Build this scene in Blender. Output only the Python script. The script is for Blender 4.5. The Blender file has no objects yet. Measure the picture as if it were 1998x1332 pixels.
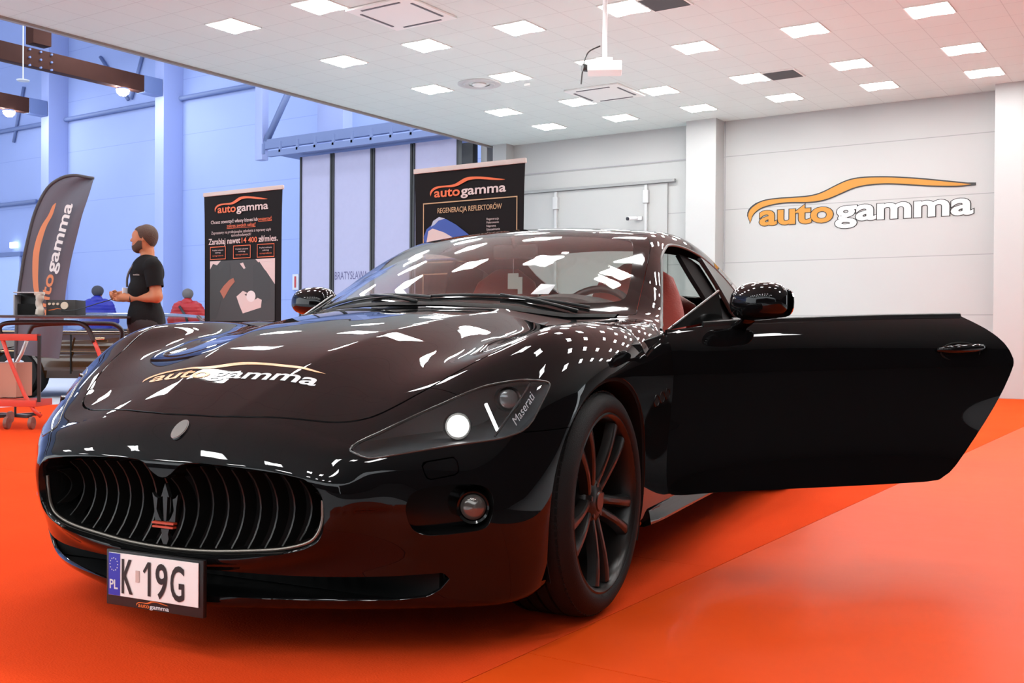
import bpy, bmesh, math, random
import numpy as np
from mathutils import Vector, Matrix
random.seed(7)
SC = bpy.context.scene
COL = SC.collection
# ---------------------------------------------------------------- camera (1998 x 1332), world, exposure
PI = math.pi
CAMH = .84; FPX = 2040.92; YAW, PITCH, ROLL = .59254119, -.00719926, .00676123
fw = np.array([-math.sin(YAW)*math.cos(PITCH), math.cos(YAW)*math.cos(PITCH), math.sin(PITCH)])
rt = np.array([math.cos(YAW), math.sin(YAW), 0.]); upv = np.cross(rt, fw)
rt, upv = rt*math.cos(ROLL)+upv*math.sin(ROLL), -rt*math.sin(ROLL)+upv*math.cos(ROLL)
cd = bpy.data.cameras.new('camera'); cam = bpy.data.objects.new('camera', cd); COL.objects.link(cam)
cam.matrix_world = Matrix(((rt[0], upv[0], -fw[0], 0), (rt[1], upv[1], -fw[1], 0), (rt[2], upv[2], -fw[2], CAMH), (0, 0, 0, 1)))
cd.sensor_width = 36; cd.lens = 36*FPX/1998; cd.clip_end = 200
SC.camera = cam
wd = bpy.data.worlds.new('hall_air'); SC.world = wd; wd.use_nodes = True
wd.node_tree.nodes['Background'].inputs[0].default_value = (.90, .96, 1, 1)
wd.node_tree.nodes['Background'].inputs[1].default_value = 1.7
SC.view_settings.view_transform = 'Standard'; SC.view_settings.look = 'None'
SC.view_settings.exposure = 1.0; SC.view_settings.gamma = 1
CEIL_Z = 4.313; WALL_Y = 16.03; FAR_Y = 20.0; EDGE_X = -11.15
def area_light(name, loc, size, power, color, rot=(0, 0, 0)):
    l = bpy.data.lights.new(name, 'AREA'); l.shape = 'RECTANGLE'; l.size, l.size_y = size
    l.energy = power; l.color = color
    o = bpy.data.objects.new(name, l); o.location = loc; o.rotation_euler = rot; COL.objects.link(o); return o
# the tall hall beyond the low ceiling is lit by its own high cool lamps
HALL_LAMPS = [(-17, 16.5, 9.2), (-23.5, 16.5, 9.2), (-30, 16.5, 9.2), (-17, 9, 9.2), (-24, 9, 9.2), (-31, 9, 9.2)]
for p in HALL_LAMPS:
    area_light('hall_lamp_light', p, (1.6, 1.6), 80, (.80, .87, 1))
# ---------------------------------------------------------------- materials
def mat(name, col, rough=.5, metal=0, spec=.5, coat=0, emit=None, es=1, alpha=1, noise=None, bump=0, bscale=60, sheen=0):
    m = bpy.data.materials.get(name)
    if m: return m
    m = bpy.data.materials.new(name); m.use_nodes = True; nt = m.node_tree; b = nt.nodes['Principled BSDF']
    b.inputs['Base Color'].default_value = (*col, 1); b.inputs['Roughness'].default_value = rough
    b.inputs['Metallic'].default_value = metal; b.inputs['Specular IOR Level'].default_value = spec
    b.inputs['Coat Weight'].default_value = coat; b.inputs['Coat Roughness'].default_value = .03 if name != 'black_car_paint' else .015; b.inputs['Coat IOR'].default_value = 1.37
    if sheen: b.inputs['Sheen Weight'].default_value = sheen
    if emit: b.inputs['Emission Color'].default_value = (*emit, 1); b.inputs['Emission Strength'].default_value = es
    if noise or bump:
        tc = nt.nodes.new('ShaderNodeTexCoord'); n = nt.nodes.new('ShaderNodeTexNoise'); n.inputs['Scale'].default_value = noise[0] if noise else bscale
        nt.links.new(tc.outputs['Object'], n.inputs['Vector'])
        if noise:
            mx = nt.nodes.new('ShaderNodeMix'); mx.data_type = 'RGBA'; mx.inputs[6].default_value = (*col, 1); mx.inputs[7].default_value = (*noise[1], 1)
            nt.links.new(n.outputs[0], mx.inputs[0]); nt.links.new(mx.outputs[2], b.inputs['Base Color'])
        if bump:
            bp = nt.nodes.new('ShaderNodeBump'); bp.inputs['Strength'].default_value = bump; bp.inputs['Distance'].default_value = .01
            nt.links.new(n.outputs[0], bp.inputs['Height']); nt.links.new(bp.outputs[0], b.inputs['Normal'])
    return m
def glass_mat(name, tint, ior=1.5, rough=.0, refl=1.0):
    m = bpy.data.materials.new(name); m.use_nodes = True; nt = m.node_tree; nt.nodes.clear()
    o = nt.nodes.new('ShaderNodeOutputMaterial'); t = nt.nodes.new('ShaderNodeBsdfTransparent'); g = nt.nodes.new('ShaderNodeBsdfGlossy')
    f = nt.nodes.new('ShaderNodeFresnel'); mx = nt.nodes.new('ShaderNodeMixShader')
    t.inputs[0].default_value = (*tint, 1); g.inputs['Roughness'].default_value = rough; ge = nt.nodes.new('ShaderNodeNewGeometry'); mr = nt.nodes.new('ShaderNodeMapRange'); mr.inputs[3].default_value = ior; mr.inputs[4].default_value = 1/ior   # same index from either side
    nt.links.new(ge.outputs['Backfacing'], mr.inputs[0]); nt.links.new(mr.outputs[0], f.inputs[0])
    g.inputs[0].default_value = (refl, refl, refl, 1)
    nt.links.new(f.outputs[0], mx.inputs[0]); nt.links.new(t.outputs[0], mx.inputs[1]); nt.links.new(g.outputs[0], mx.inputs[2]); nt.links.new(mx.outputs[0], o.inputs[0])
    return m
def emis(name, col, s):
    m = bpy.data.materials.new(name); m.use_nodes = True; nt = m.node_tree; nt.nodes.clear()
    o = nt.nodes.new('ShaderNodeOutputMaterial'); e = nt.nodes.new('ShaderNodeEmission'); e.inputs[0].default_value = (*col, 1); e.inputs[1].default_value = s
    nt.links.new(e.outputs[0], o.inputs[0]); return m
M = dict(
 paint=mat('black_car_paint', (.004, .0038, .0042), .35, 0, 0, 1.0),
 gloss=mat('gloss_black_plastic', (.005, .005, .005), .10, spec=.3),
 satin=mat('satin_black', (.012, .012, .012), .4),
 matte=mat('matte_black', (.008, .008, .008), .8, spec=.2),
 rubber=mat('tyre_rubber', (.006, .0055, .0055), .65, spec=.25, bump=.15, bscale=300),
 rim=mat('dark_alloy', (.020, .018, .017), .30, .5),
 disc=mat('brake_disc_steel', (.20, .19, .18), .35, .9),
 chrome=mat('chrome', (.75, .75, .76), .08, 1),
 grey_metal=mat('grey_metal', (.35, .35, .35), .35, .8),
 silver_paint=mat('silver_tube', (.62, .60, .58), .35, .3),
 leather=mat('red_leather', (.30, .020, .006), .45, bump=.2, bscale=120),
 dash=mat('dark_grey_dashboard', (.024, .025, .028), .55, bump=.1, bscale=200),
 headliner=mat('dark_cabin_lining', (.012, .011, .011), .9, spec=.1),
 ws=glass_mat('windscreen_glass', (.93, .95, .94), 1.34),
 lens=glass_mat('headlamp_lens', (.93, .94, .95), 1.45),
 tint=glass_mat('tinted_side_glass', (.85, .88, .86), 1.3),
 white=mat('white_print', (.62, .63, .64), .6),
 ceilpl=mat('ceiling_plastic', (.70, .72, .69), .5),
 whitepl=mat('white_plastic', (.60, .61, .62), .4),
 orange=mat('orange_print', (.60, .13, .02), .5),
 wallorange=mat('amber_print', (.38, .165, .009), .5),
 blackprint=mat('black_print', (.012, .010, .010), .45),
 lampwhite=emis('lamp_glow', (1, .97, .92), 9),
)
# ---------------------------------------------------------------- objects
def tag(o, label=None, cat=None, group=None, kind=None):
    if label: o['label'] = label
    if cat: o['category'] = cat
    if group: o['group'] = group
    if kind: o['kind'] = kind
    return o
def empty(name, loc=(0, 0, 0), rz=0, label=None, cat=None, group=None):
    o = bpy.data.objects.new(name, None); o.location = loc; o.rotation_euler = (0, 0, rz); o.empty_display_size = .1
    COL.objects.link(o); return tag(o, label, cat, group)
def mesh(name, V, F, m, parent=None, smooth=None, swap=False, nrm=None, midx=None, fix=False):
    V = np.asarray(V, float).reshape(-1, 3)
    F = [tuple(int(i) for i in f) for f in F]
    if swap: V = V[:, [1, 0, 2]]
    me = bpy.data.meshes.new(name); me.from_pydata(V.tolist(), [], F)
    for x in (m if isinstance(m, (list, tuple)) else [m]): me.materials.append(x)
    if midx is not None: me.polygons.foreach_set('material_index', midx)
    if fix:
        bm = bmesh.new(); bm.from_mesh(me); bmesh.ops.recalc_face_normals(bm, faces=bm.faces); bm.to_mesh(me); bm.free()
    if nrm is not None:
        me.polygons.foreach_set('use_smooth', [True]*len(me.polygons))
        me.normals_split_custom_set([tuple(n) for n in nrm])
    elif smooth:
        me.polygons.foreach_set('use_smooth', [True]*len(me.polygons))
        if smooth is not True: me.set_sharp_from_angle(angle=math.radians(smooth))
    me.update()
    o = bpy.data.objects.new(name, me); COL.objects.link(o)
    if parent: o.parent = parent
    return o
class MB:       # mesh builder
    def __init__(s): s.V = []; s.F = []; s.mi = []; s.cm = 0
    def add(s, V, F):
        n = len(s.V); s.V += [tuple(map(float, v)) for v in V]
        for f in F: s.F.append(tuple(n+i for i in f)); s.mi.append(s.cm)
        return s
    def box(s, c, d, rz=0, R=None, bev=0):
        c = np.array(c, float); h = np.array(d, float)/2
        if bev:
            b = min(bev, *(h*.9)); V = []; F = []
            bm = bmesh.new(); bmesh.ops.create_cube(bm, size=1)
            for v in bm.verts: v.co = Vector([v.co[i]*2*h[i] for i in range(3)])
            bmesh.ops.bevel(bm, geom=bm.edges[:], offset=b, segments=2, profile=.7, affect='EDGES')
            bm.verts.index_update(); V = np.array([v.co[:] for v in bm.verts]); F = [tuple(v.index for v in f.verts) for f in bm.faces]; bm.free()
        else:
            V = np.array([(x*h[0], y*h[1], z*h[2]) for x in (-1, 1) for y in (-1, 1) for z in (-1, 1)])
            F = [(0, 1, 3, 2), (4, 6, 7, 5), (0, 4, 5, 1), (2, 3, 7, 6), (0, 2, 6, 4), (1, 5, 7, 3)]
        if R is None:
            cz, sz = math.cos(rz), math.sin(rz); R = np.array([[cz, -sz, 0], [sz, cz, 0], [0, 0, 1]])
        return s.add(V@np.array(R).T+c, F)
    def tube(s, pts, r, n=12, closed=False, cap=True, flat=1):
        P = [np.array(p, float) for p in pts]; m = len(P); rs = r if hasattr(r, '__len__') else [r]*m
        V = []; F = []; up = None
        for i in range(m):
            a = P[(i-1) % m] if (closed or i > 0) else P[i]; b = P[(i+1) % m] if (closed or i < m-1) else P[i]
            t = b-a; t = t/(np.linalg.norm(t)+1e-12)
            if up is None:
                up = np.array([0, 0, 1.]) if abs(t[2]) < .9 else np.array([1., 0, 0])
            up = up-t*(up@t); up /= np.linalg.norm(up)+1e-12; w = np.cross(t, up)
            for k in range(n):
                a_ = 2*PI*k/n; V.append(P[i]+rs[i]*(math.cos(a_)*up*flat+math.sin(a_)*w))
        for i in range(m if closed else m-1):
            for k in range(n):
                a0 = i*n+k; a1 = i*n+(k+1) % n; b0 = ((i+1) % m)*n+k; b1 = ((i+1) % m)*n+(k+1) % n
                F.append((a0, a1, b1, b0))
        if cap and not closed: F.append(tuple(range(n))[::-1]); F.append(tuple((m-1)*n+k for k in range(n)))
        return s.add(V, F)
    def cyl(s, a, b, r, n=24, r2=None): return s.tube([a, b], [r, r if r2 is None else r2], n)
    def lathe(s, prof, n=48, M4=None, closed=False):   # profile [(radius, height)] about local Z
        V = []; F = []; m = len(prof)
        for k in range(n):
            a = 2*PI*k/n
            for r, z in prof: V.append((r*math.cos(a), r*math.sin(a), z))
        for k in range(n):
            for i in range(m if closed else m-1):
                a0 = k*m+i; a1 = k*m+(i+1) % m; b0 = ((k+1) % n)*m+i; b1 = ((k+1) % n)*m+(i+1) % m
                F.append((a0, b0, b1, a1))
        V = np.array(V)
        if M4 is not None: V = V@np.array(M4)[:3, :3].T+np.array(M4)[:3, 3]
        return s.add(V, F)
    def prism(s, poly, h, frame):      # 2D outline extruded: frame = (origin, e1, e2, e3)
        o, e1, e2, e3 = [np.array(v, float) for v in frame]; n = len(poly)
        V = [o+e1*p[0]+e2*p[1] for p in poly]+[o+e1*p[0]+e2*p[1]+e3*h for p in poly]
        F = [tuple(range(n))[::-1], tuple(range(n, 2*n))]+[(i, (i+1) % n, n+(i+1) % n, n+i) for i in range(n)]
        return s.add(V, F)
    def loft(s, rings, closed=True, cap=True):
        n = len(rings[0]); V = [p for r in rings for p in r]; F = []
        for i in range(len(rings)-1):
            for k in range(n if closed else n-1):
                F.append((i*n+k, i*n+(k+1) % n, (i+1)*n+(k+1) % n, (i+1)*n+k))
        if cap: F.append(tuple(range(n))[::-1]); F.append(tuple((len(rings)-1)*n+k for k in range(n)))
        return s.add(V, F)
    def build(s, name, m, parent=None, smooth=None, swap=False, fix=True):
        return mesh(name, s.V, s.F, m, parent, smooth, swap, midx=s.mi if isinstance(m, (list, tuple)) else None, fix=fix)
def crom(P, n=6, closed=False):       # Catmull-Rom through points
    P = [np.array(p, float) for p in P]; m = len(P); out = []
    rng = range(m) if closed else range(m-1)
    for i in rng:
        g = (lambda k: P[k % m]) if closed else (lambda k: P[min(max(k, 0), m-1)])
        a, b, c, d = g(i-1), g(i), g(i+1), g(i+2)
        for k in range(n):
            t = k/n; out.append(.5*((2*b)+(c-a)*t+(2*a-5*b+4*c-d)*t*t+(3*b-a-3*c+d)*t**3))
    if not closed: out.append(P[-1])
    return out
# ---------------------------------------------------------------- lettering: glyph outlines as flat meshes
_TXT = {}
def text_geo(s, bold=.0, shear=0, res=4, space=1.0):
    k = (s, bold, shear, space)
    if k in _TXT: return _TXT[k]
    c = bpy.data.curves.new('glyphs', 'FONT'); c.body = s; c.offset = bold; c.shear = shear; c.size = 1; c.resolution_u = res; c.fill_mode = 'FRONT' if hasattr(c, 'fill_mode') else c.fill_mode
    c.space_character = space
    o = bpy.data.objects.new('glyphs', c); COL.objects.link(o)
    dg = bpy.context.evaluated_depsgraph_get(); me = bpy.data.meshes.new_from_object(o.evaluated_get(dg))
    V = np.array([v.co[:] for v in me.vertices]); F = [tuple(p.vertices) for p in me.polygons]
    bpy.data.objects.remove(o); bpy.data.curves.remove(c); bpy.data.meshes.remove(me)
    _TXT[k] = (V[:, :2], F); return _TXT[k]
def fit_text(mb, s, x0, x1, y0, h, fn, bold=0, shear=0, space=1.0):
    """letters of s stretched between x0 and x1, baseline y0, cap/x height h given for its tallest glyph; fn maps (x, y) arrays to 3-D"""
    V, F = text_geo(s, bold, shear, space=space); a, b = V[:, 0].min(), V[:, 0].max(); t = V[:, 1].max()
    X = x0+(V[:, 0]-a)/(b-a)*(x1-x0); Y = y0+V[:, 1]/t*h
    mb.add(fn(X, Y), F)
SWOOSH = [(-.048, .014), (-.061, .045), (-.054, .075), (-.026, .100), (.019, .119), (.091, .125), (.187, .125), (.257, .127), (.316, .140), (.383, .169), (.441, .190), (.499, .197), (.571, .195), (.651, .188), (.767, .172), (.881, .152), (.992, .132), (.926, .130), (.806, .141), (.690, .157), (.611, .165), (.539, .165), (.474, .157), (.409, .134), (.350, .113), (.300, .103), (.240, .101), (.153, .106), (.082, .103), (.019, .091), (-.017, .073), (-.040, .048)]
def swoosh_geo(mb, fn, grow=0):
    up = SWOOSH[:17]; lo = [SWOOSH[0]]+SWOOSH[17:][::-1]
    up = np.array(crom(up, 3)); lo = np.array(crom(lo[:1]+lo[1:]+[SWOOSH[16]], 3))
    t = np.linspace(0, 1, 70)
    def rs(P):
        d = np.r_[0, np.cumsum(np.hypot(*np.diff(P, axis=0).T))]; d /= d[-1]
        return np.stack([np.interp(t, d, P[:, 0]), np.interp(t, d, P[:, 1])], 1)
    U, L = rs(up), rs(lo); n = len(t)
    if grow:
        c = (U+L)/2
        for A, sgn in ((U, 1), (L, -1)):
            A[:, 1] += sgn*grow
        U[0, 0] -= grow; L[0, 0] -= grow; U[-1, 0] += grow*3; L[-1, 0] += grow*3; U[1:8, 0] -= grow
    P = np.r_[U, L]; V = fn(P[:, 0], P[:, 1])
    mb.add(V, [(i, n+i, n+i+1, i+1) for i in range(n-1)])
def wordmark(b, fn, bold, which):
    for s_, x0, x1 in (('auto', 0, .368), ('gamma', .381, 1)):
        if s_ not in which: continue
        V0, _ = text_geo(s_, .020); V, F = text_geo(s_, bold); xa, xb = V0[:, 0].min(), V0[:, 0].max(); sc = (x1-x0)/(xb-xa); sy = .070/(text_geo('a', .02)[0][:, 1].max()) 
        b.add(fn(x0+(V[:, 0]-xa)*sc, V[:, 1]*sy), F)
def logo(fn, parent, m_or, m_wh, name='logo_print'):
    a = MB(); swoosh_geo(a, fn); wordmark(a, fn, .02, 'auto'); o1 = a.build(name, m_or, parent, fix=False)
    a = MB(); wordmark(a, fn, .02, 'gamma'); return o1, a.build(name, m_wh, parent, fix=False)
def plane_fn(o, ex, ey, off=0):
    o, ex, ey = [np.array(v, float) for v in (o, ex, ey)]
    nn = np.cross(ex, ey); nn = nn/np.linalg.norm(nn)
    return lambda x, y: o+np.outer(x, ex)+np.outer(y, ey)+nn*off
# ---------------------------------------------------------------- polygon mesh with exact clipping along a field
class PM:
    def __init__(s, V, F): s.V = V; s.F = F      # F list of int tuples
def clip(pm, d):
    """the part of pm where d <= 0, faces split where d changes sign"""
    ins = d <= 0; V = pm.V; newV = []; cache = {}; out = []; n0 = len(V)
    def cut(a, b):
        k = (a, b) if a < b else (b, a)
        if k not in cache:
            i, j = k; t = d[i]/(d[i]-d[j]); cache[k] = n0+len(newV); newV.append(V[i]+(V[j]-V[i])*t)
        return cache[k]
    il = ins.tolist()
    for f in pm.F:
        s = [il[i] for i in f]
        if all(s): out.append(f); continue
        if not any(s): continue
        g = []
        for q in range(len(f)):
            a, b = f[q], f[(q+1) % len(f)]
            if il[a]: g.append(a)
            if il[a] != il[b]: g.append(cut(a, b))
        if len(g) > 2: out.append(tuple(g))
    V2 = np.vstack([V, np.array(newV).reshape(-1, 3)])
    used = np.zeros(len(V2), bool)
    for f in out: used[list(f)] = True
    mp = np.cumsum(used)-1
    return PM(V2[used], [tuple(int(mp[i]) for i in f) for f in out])
def psdf(a, b, poly, smooth=0):
    """signed distance to a closed 2-D outline, negative inside"""
    P = np.array(crom(poly, smooth, True) if smooth else poly, float); Q = np.roll(P, -1, 0)
    best = np.full(len(a), 1e9); ins = np.zeros(len(a), bool)
    for (x0, y0), (x1, y1) in zip(P, Q):
        ex, ey = x1-x0, y1-y0; L = ex*ex+ey*ey
        if L < 1e-14: continue
        t = np.clip(((a-x0)*ex+(b-y0)*ey)/L, 0, 1)
        best = np.minimum(best, (a-x0-t*ex)**2+(b-y0-t*ey)**2)
        c = (y0 > b) != (y1 > b)
        ins ^= c & (a < (x1-x0)*(b-y0)/((y1-y0) if y1 != y0 else 1e-12)+x0)
    dd = np.sqrt(best); return np.where(ins, -dd, dd)
def both(pm):       # add the mirror image across y = 0 and weld it along the centre line
    n = len(pm.V); W = pm.V*np.array([1, -1, 1]); mid = np.abs(pm.V[:, 1]) < 1e-5
    mp = np.where(mid, np.arange(n), np.arange(n)+n)
    return PM(np.vstack([pm.V, W]), pm.F+[tuple(int(mp[i]) for i in f[::-1]) for f in pm.F])
def mirror(pm): return PM(pm.V*np.array([1, -1, 1]), [f[::-1] for f in pm.F])
def shell(name, pm, t, m, parent, fn=None, inner=None, inner_only=False, m2=None, lift=0):
    """thick panel from an open surface: outer skin with exact normals, inner skin, edges"""
    V = pm.V; g = grad(V, fn); N = g/np.linalg.norm(g, axis=1)[:, None]
    # make the winding outward
    A_ = np.array([f[:3] for f in pm.F]); c = (np.cross(V[A_[:, 1]]-V[A_[:, 0]], V[A_[:, 2]]-V[A_[:, 0]])*N[A_[:, 0]]).sum()
    F = pm.F if c > 0 else [f[::-1] for f in pm.F]
    used = np.zeros(len(V), bool)
    for f in F: used[list(f)] = True
    mp = np.cumsum(used)-1; V = V[used]; N = N[used]; F = [tuple(int(mp[i]) for i in f) for f in F]
    V = V+N*lift
    W = V-N*t if inner is None else inner(V, N); n = len(V)
    ed = {}
    for f in F:
        for q in range(len(f)):
            a, b = f[q], f[(q+1) % len(f)]; ed[(a, b)] = 1
    bd = [(a, b) for (a, b) in ed if (b, a) not in ed]
    Fo = [] if inner_only else list(F); nr = [] if inner_only else [N[i] for f in F for i in f]; mi = [0]*len(Fo)
    for f in F:
        g_ = tuple(n+i for i in f[::-1]); Fo.append(g_); nr += [-N[i] if inner is None else -N[i] for i in f[::-1]]; mi.append(1)
    for a, b in bd:
        sn = np.cross(V[b]-V[a], N[a]+N[b]); sn = sn/(np.linalg.norm(sn)+1e-12)
        Fo.append((b, a, n+a, n+b)); e = [N[b]*.75+sn, N[a]*.75+sn, sn, sn]; nr += [v/np.linalg.norm(v) for v in e]; mi.append(0)
    VV = np.vstack([V, W])
    if inner is not None:    # flat normals for shaped inner skins
        nr = None
    Fs = [f[::-1] for f in Fo]       # axes are swapped on the way to Blender, so wind the other way
    if nr is not None:
        k = 0; out = []
        for f in Fo:
            out += [np.array(v)[[1, 0, 2]] for v in nr[k:k+len(f)][::-1]]; k += len(f)
        nr = out
    mats = [m, m2 or m]
    return mesh(name, VV, Fs, mats, parent, swap=True, nrm=nr, midx=mi, smooth=None if nr is not None else 35)
# ---------------------------------------------------------------- car body: implicit surface (metres; x rearwards from front axle, y to the car's left, z up)
def nspline(xs, ys, xq):
    xs = np.asarray(xs, float); ys = np.asarray(ys, float); n = len(xs); h = np.diff(xs)
    A = np.zeros((n, n)); r = np.zeros((n,) + ys.shape[1:]); A[0, 0] = A[-1, -1] = 1
    for i in range(1, n-1):
        A[i, i-1] = h[i-1]; A[i, i] = 2*(h[i-1]+h[i]); A[i, i+1] = h[i]
        r[i] = 6*((ys[i+1]-ys[i])/h[i]-(ys[i]-ys[i-1])/h[i-1])
    m = np.linalg.solve(A, r); xq = np.asarray(xq, float)
    k = np.clip(np.searchsorted(xs, xq)-1, 0, n-2)
    sh = (slice(None),)+(None,)*(ys.ndim-1)
    H = h[k][sh]; a = (xs[k+1]-np.clip(xq, xs[0], xs[-1]))[sh]; b = (np.clip(xq, xs[0], xs[-1])-xs[k])[sh]
    v = m[k]*a**3/(6*H)+m[k+1]*b**3/(6*H)+(ys[k]/H-m[k]*H/6)*a+(ys[k+1]/H-m[k+1]*H/6)*b
    return v
class Tab:      # smooth table z(a, b): natural cubic through nodes, then a uniform cubic B-spline
    def __init__(s, a, b, V, st=.02, blur=None):
        s.a0, s.b0, s.st = a[0]-2*st, b[0]-2*st, st
        ga = np.arange(s.a0, a[-1]+3*st, st); gb = np.arange(s.b0, b[-1]+3*st, st)
        V = np.asarray(V, float)
        M = nspline(a, V, ga); s.G = nspline(b, M.T, gb).T.copy()
        if blur:
            for ax, sg in enumerate(blur):
                r = int(3*sg/st)+1; k = np.exp(-.5*(np.arange(-r, r+1)*st/sg)**2); k /= k.sum()
                s.G = np.apply_along_axis(lambda v: np.convolve(np.r_[2*v[0]-v[r:0:-1], v, 2*v[-1]-v[-2:-r-2:-1]], k, 'valid'), ax, s.G)
    def __call__(s, a, b):
        u = (a-s.a0)/s.st; v = (b-s.b0)/s.st
        iu = np.clip(np.floor(u).astype(int), 1, s.G.shape[0]-3); iv = np.clip(np.floor(v).astype(int), 1, s.G.shape[1]-3)
        fu = np.clip(u-iu, 0, 1); fv = np.clip(v-iv, 0, 1)
        def w(t): return ((1-t)**3/6, (3*t**3-6*t*t+4)/6, (-3*t**3+3*t*t+3*t+1)/6, t**3/6)
        wu = w(fu); wv = w(fv); o = 0
        for i in range(4):
            for j in range(4): o = o+wu[i]*wv[j]*s.G[iu+i-1, iv+j-1]
        return o
def smax(a, b, k):
    h = np.maximum(k-np.abs(a-b), 0)/k
    return np.maximum(a, b)+h*h*k*.25
def smin(a, b, k): return -smax(-a, -b, k)
def sstep(a, b, x):
    t = np.clip((x-a)/(b-a), 0, 1); return t*t*(3-2*t)
TY = [0, .15, .3, .45, .6, .7, .77, .86, .95]
TT = [(-1.0, .22, .215, .20, .17, .13, .05, -.08, -.25, -.45),
 (-.865, .522, .520, .509, .482, .440, .335, .21, .055, -.13),
 (-.81, .590, .588, .577, .552, .502, .405, .30, .165, -.01),
 (-.76, .622, .620, .606, .577, .53, .455, .36, .235, .06),
 (-.69, .662, .660, .645, .618, .590, .520, .43, .315, .15),
 (-.60, .710, .708, .692, .670, .655, .608, .53, .430, .27),
 (-.50, .757, .756, .740, .718, .712, .692, .635, .555, .41),
 (-.40, .793, .792, .780, .755, .752, .757, .726, .660, .52),
 (-.30, .822, .821, .811, .784, .776, .800, .800, .735, .60),
 (-.20, .847, .847, .838, .810, .798, .828, .846, .793, .67),
 (0, .886, .886, .879, .848, .826, .856, .877, .845, .74),
 (.2, .915, .915, .908, .880, .852, .865, .884, .860, .77),
 (.45, .943, .942, .935, .910, .872, .878, .888, .866, .79),
 (.7, .955, .954, .948, .928, .900, .893, .890, .868, .80),
 (1.0, .955, .955, .95, .935, .915, .905, .897, .872, .81),
 (1.5, .96, .96, .955, .945, .93, .918, .907, .88, .82),
 (2.0, .97, .97, .965, .955, .94, .928, .915, .887, .83),
 (2.5, .99, .99, .985, .975, .96, .948, .935, .905, .85),
 (2.94, 1.02, 1.02, 1.015, 1.005, .985, .97, .955, .92, .855),
 (3.3, 1.045, 1.045, 1.04, 1.025, .995, .97, .945, .895, .80),
 (3.6, 1.035, 1.035, 1.03, 1.015, .98, .945, .905, .83, .70),
 (3.85, 1.015, 1.015, 1.01, .995, .95, .90, .84, .74, .58),
 (4.15, .97, .97, .965, .94, .88, .80, .72, .60, .42)]
def kink(x, y):
    yc = np.interp(x, [-.9, -.755, -.6, -.3, .05, .45, .7], [.10, .136, .175, .245, .315, .37, .38])
    s = np.interp(x, [-.95, -.76, -.6, -.3, 0, .35, .6, .75], [.0, .11, .14, .16, .17, .16, .05, 0])
    d = y-yc; return -s*.5*(d+np.sqrt(d*d+1.0e-4))
_K = [[kink(r[0], y) for y in TY] for r in TT]
tab_T = Tab([r[0] for r in TT], TY, np.array([r[1:] for r in TT])-np.array(_K), .02, (.038, .030))
SZ = [.05, .2, .3, .45, .6, .7, .8, .9, 1.15]
SS = [(-1.0, .70, .74, .76, .77, .77, .77, .76, .75, .70),
 (-.6, .80, .85, .865, .875, .88, .88, .87, .86, .8),
 (-.35, .82, .87, .885, .895, .90, .90, .895, .88, .82),
 (0, .85, .885, .90, .915, .925, .928, .922, .91, .85),
 (.3, .84, .885, .898, .910, .922, .925, .915, .90, .84),
 (.6, .83, .885, .888, .890, .903, .908, .898, .88, .82),
 (1.0, .82, .885, .880, .874, .888, .894, .884, .862, .80),
 (1.5, .82, .885, .880, .872, .886, .892, .882, .860, .80),
 (2.0, .82, .885, .885, .882, .896, .902, .892, .870, .81),
 (2.5, .83, .89, .90, .91, .922, .926, .915, .892, .83),
 (2.94, .85, .90, .912, .928, .938, .940, .930, .905, .84),
 (3.4, .83, .885, .90, .915, .922, .922, .905, .87, .79),
 (3.8, .78, .84, .86, .872, .872, .865, .845, .80, .70),
 (4.15, .70, .76, .78, .79, .785, .775, .75, .70, .58)]
tab_S = Tab([r[0] for r in SS], SZ, [r[1:] for r in SS])
FY = [0, .15, .3, .45, .55, .65, .72, .8, .86, .92, 1.02]
FF = [(.05, -.83, -.825, -.79, -.73, -.67, -.60, -.55, -.48, -.41, -.30, 0),
 (.14, -.872, -.862, -.808, -.742, -.692, -.630, -.582, -.512, -.440, -.33, -.05),
 (.20, -.845, -.842, -.824, -.780, -.727, -.657, -.603, -.532, -.456, -.345, -.05),
 (.26, -.84, -.838, -.825, -.787, -.738, -.674, -.621, -.550, -.470, -.348, -.04),
 (.33, -.862, -.860, -.845, -.813, -.762, -.702, -.650, -.574, -.485, -.345, -.03),
 (.42, -.868, -.866, -.853, -.823, -.780, -.716, -.658, -.572, -.475, -.33, 0),
 (.50, -.866, -.864, -.852, -.825, -.785, -.712, -.646, -.552, -.452, -.31, .02),
 (.56, -.862, -.86, -.85, -.823, -.785, -.705, -.63, -.53, -.43, -.29, .04),
 (.64, -.862, -.86, -.85, -.823, -.785, -.695, -.61, -.505, -.405, -.26, .08),
 (.80, -.86, -.86, -.85, -.823, -.78, -.68, -.58, -.46, -.35, -.20, .15),
 (1.0, -.86, -.86, -.85, -.823, -.78, -.66, -.55, -.42, -.3, -.14, .2)]
tab_F = Tab([r[0] for r in FF], FY, [r[1:] for r in FF])
ZX = [-.2, .1, .42, .7, 1.0, 1.2, 1.4, 1.7, 2.0, 2.4, 2.8, 3.2, 3.6, 4.2]
ZZ = [.55, .765, .945, 1.085, 1.208, 1.272, 1.315, 1.343, 1.338, 1.288, 1.195, 1.075, .93, .6]
tab_Z = Tab(ZX, [0, 1.], [(z, z) for z in ZZ], .03)
def mouth(y, z):        # > 0 outside the grille mouth, about a distance in metres
    a = .495; up = z > .405
    b = np.where(up, .118, .150); n = np.where(up, 3.0, 2.4)
    u = np.abs(y)/a; v = np.abs(z-.405)/b
    r = (u**n+v**n+1e-9)**(1/n)
    return (r-1)*np.where(up, .118, .15)*np.clip(.9+u, 1, 3.2)
def Ttop(x, y):
    y = np.abs(y); t = tab_T(x, y)
    return t+kink(x, y)
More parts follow.
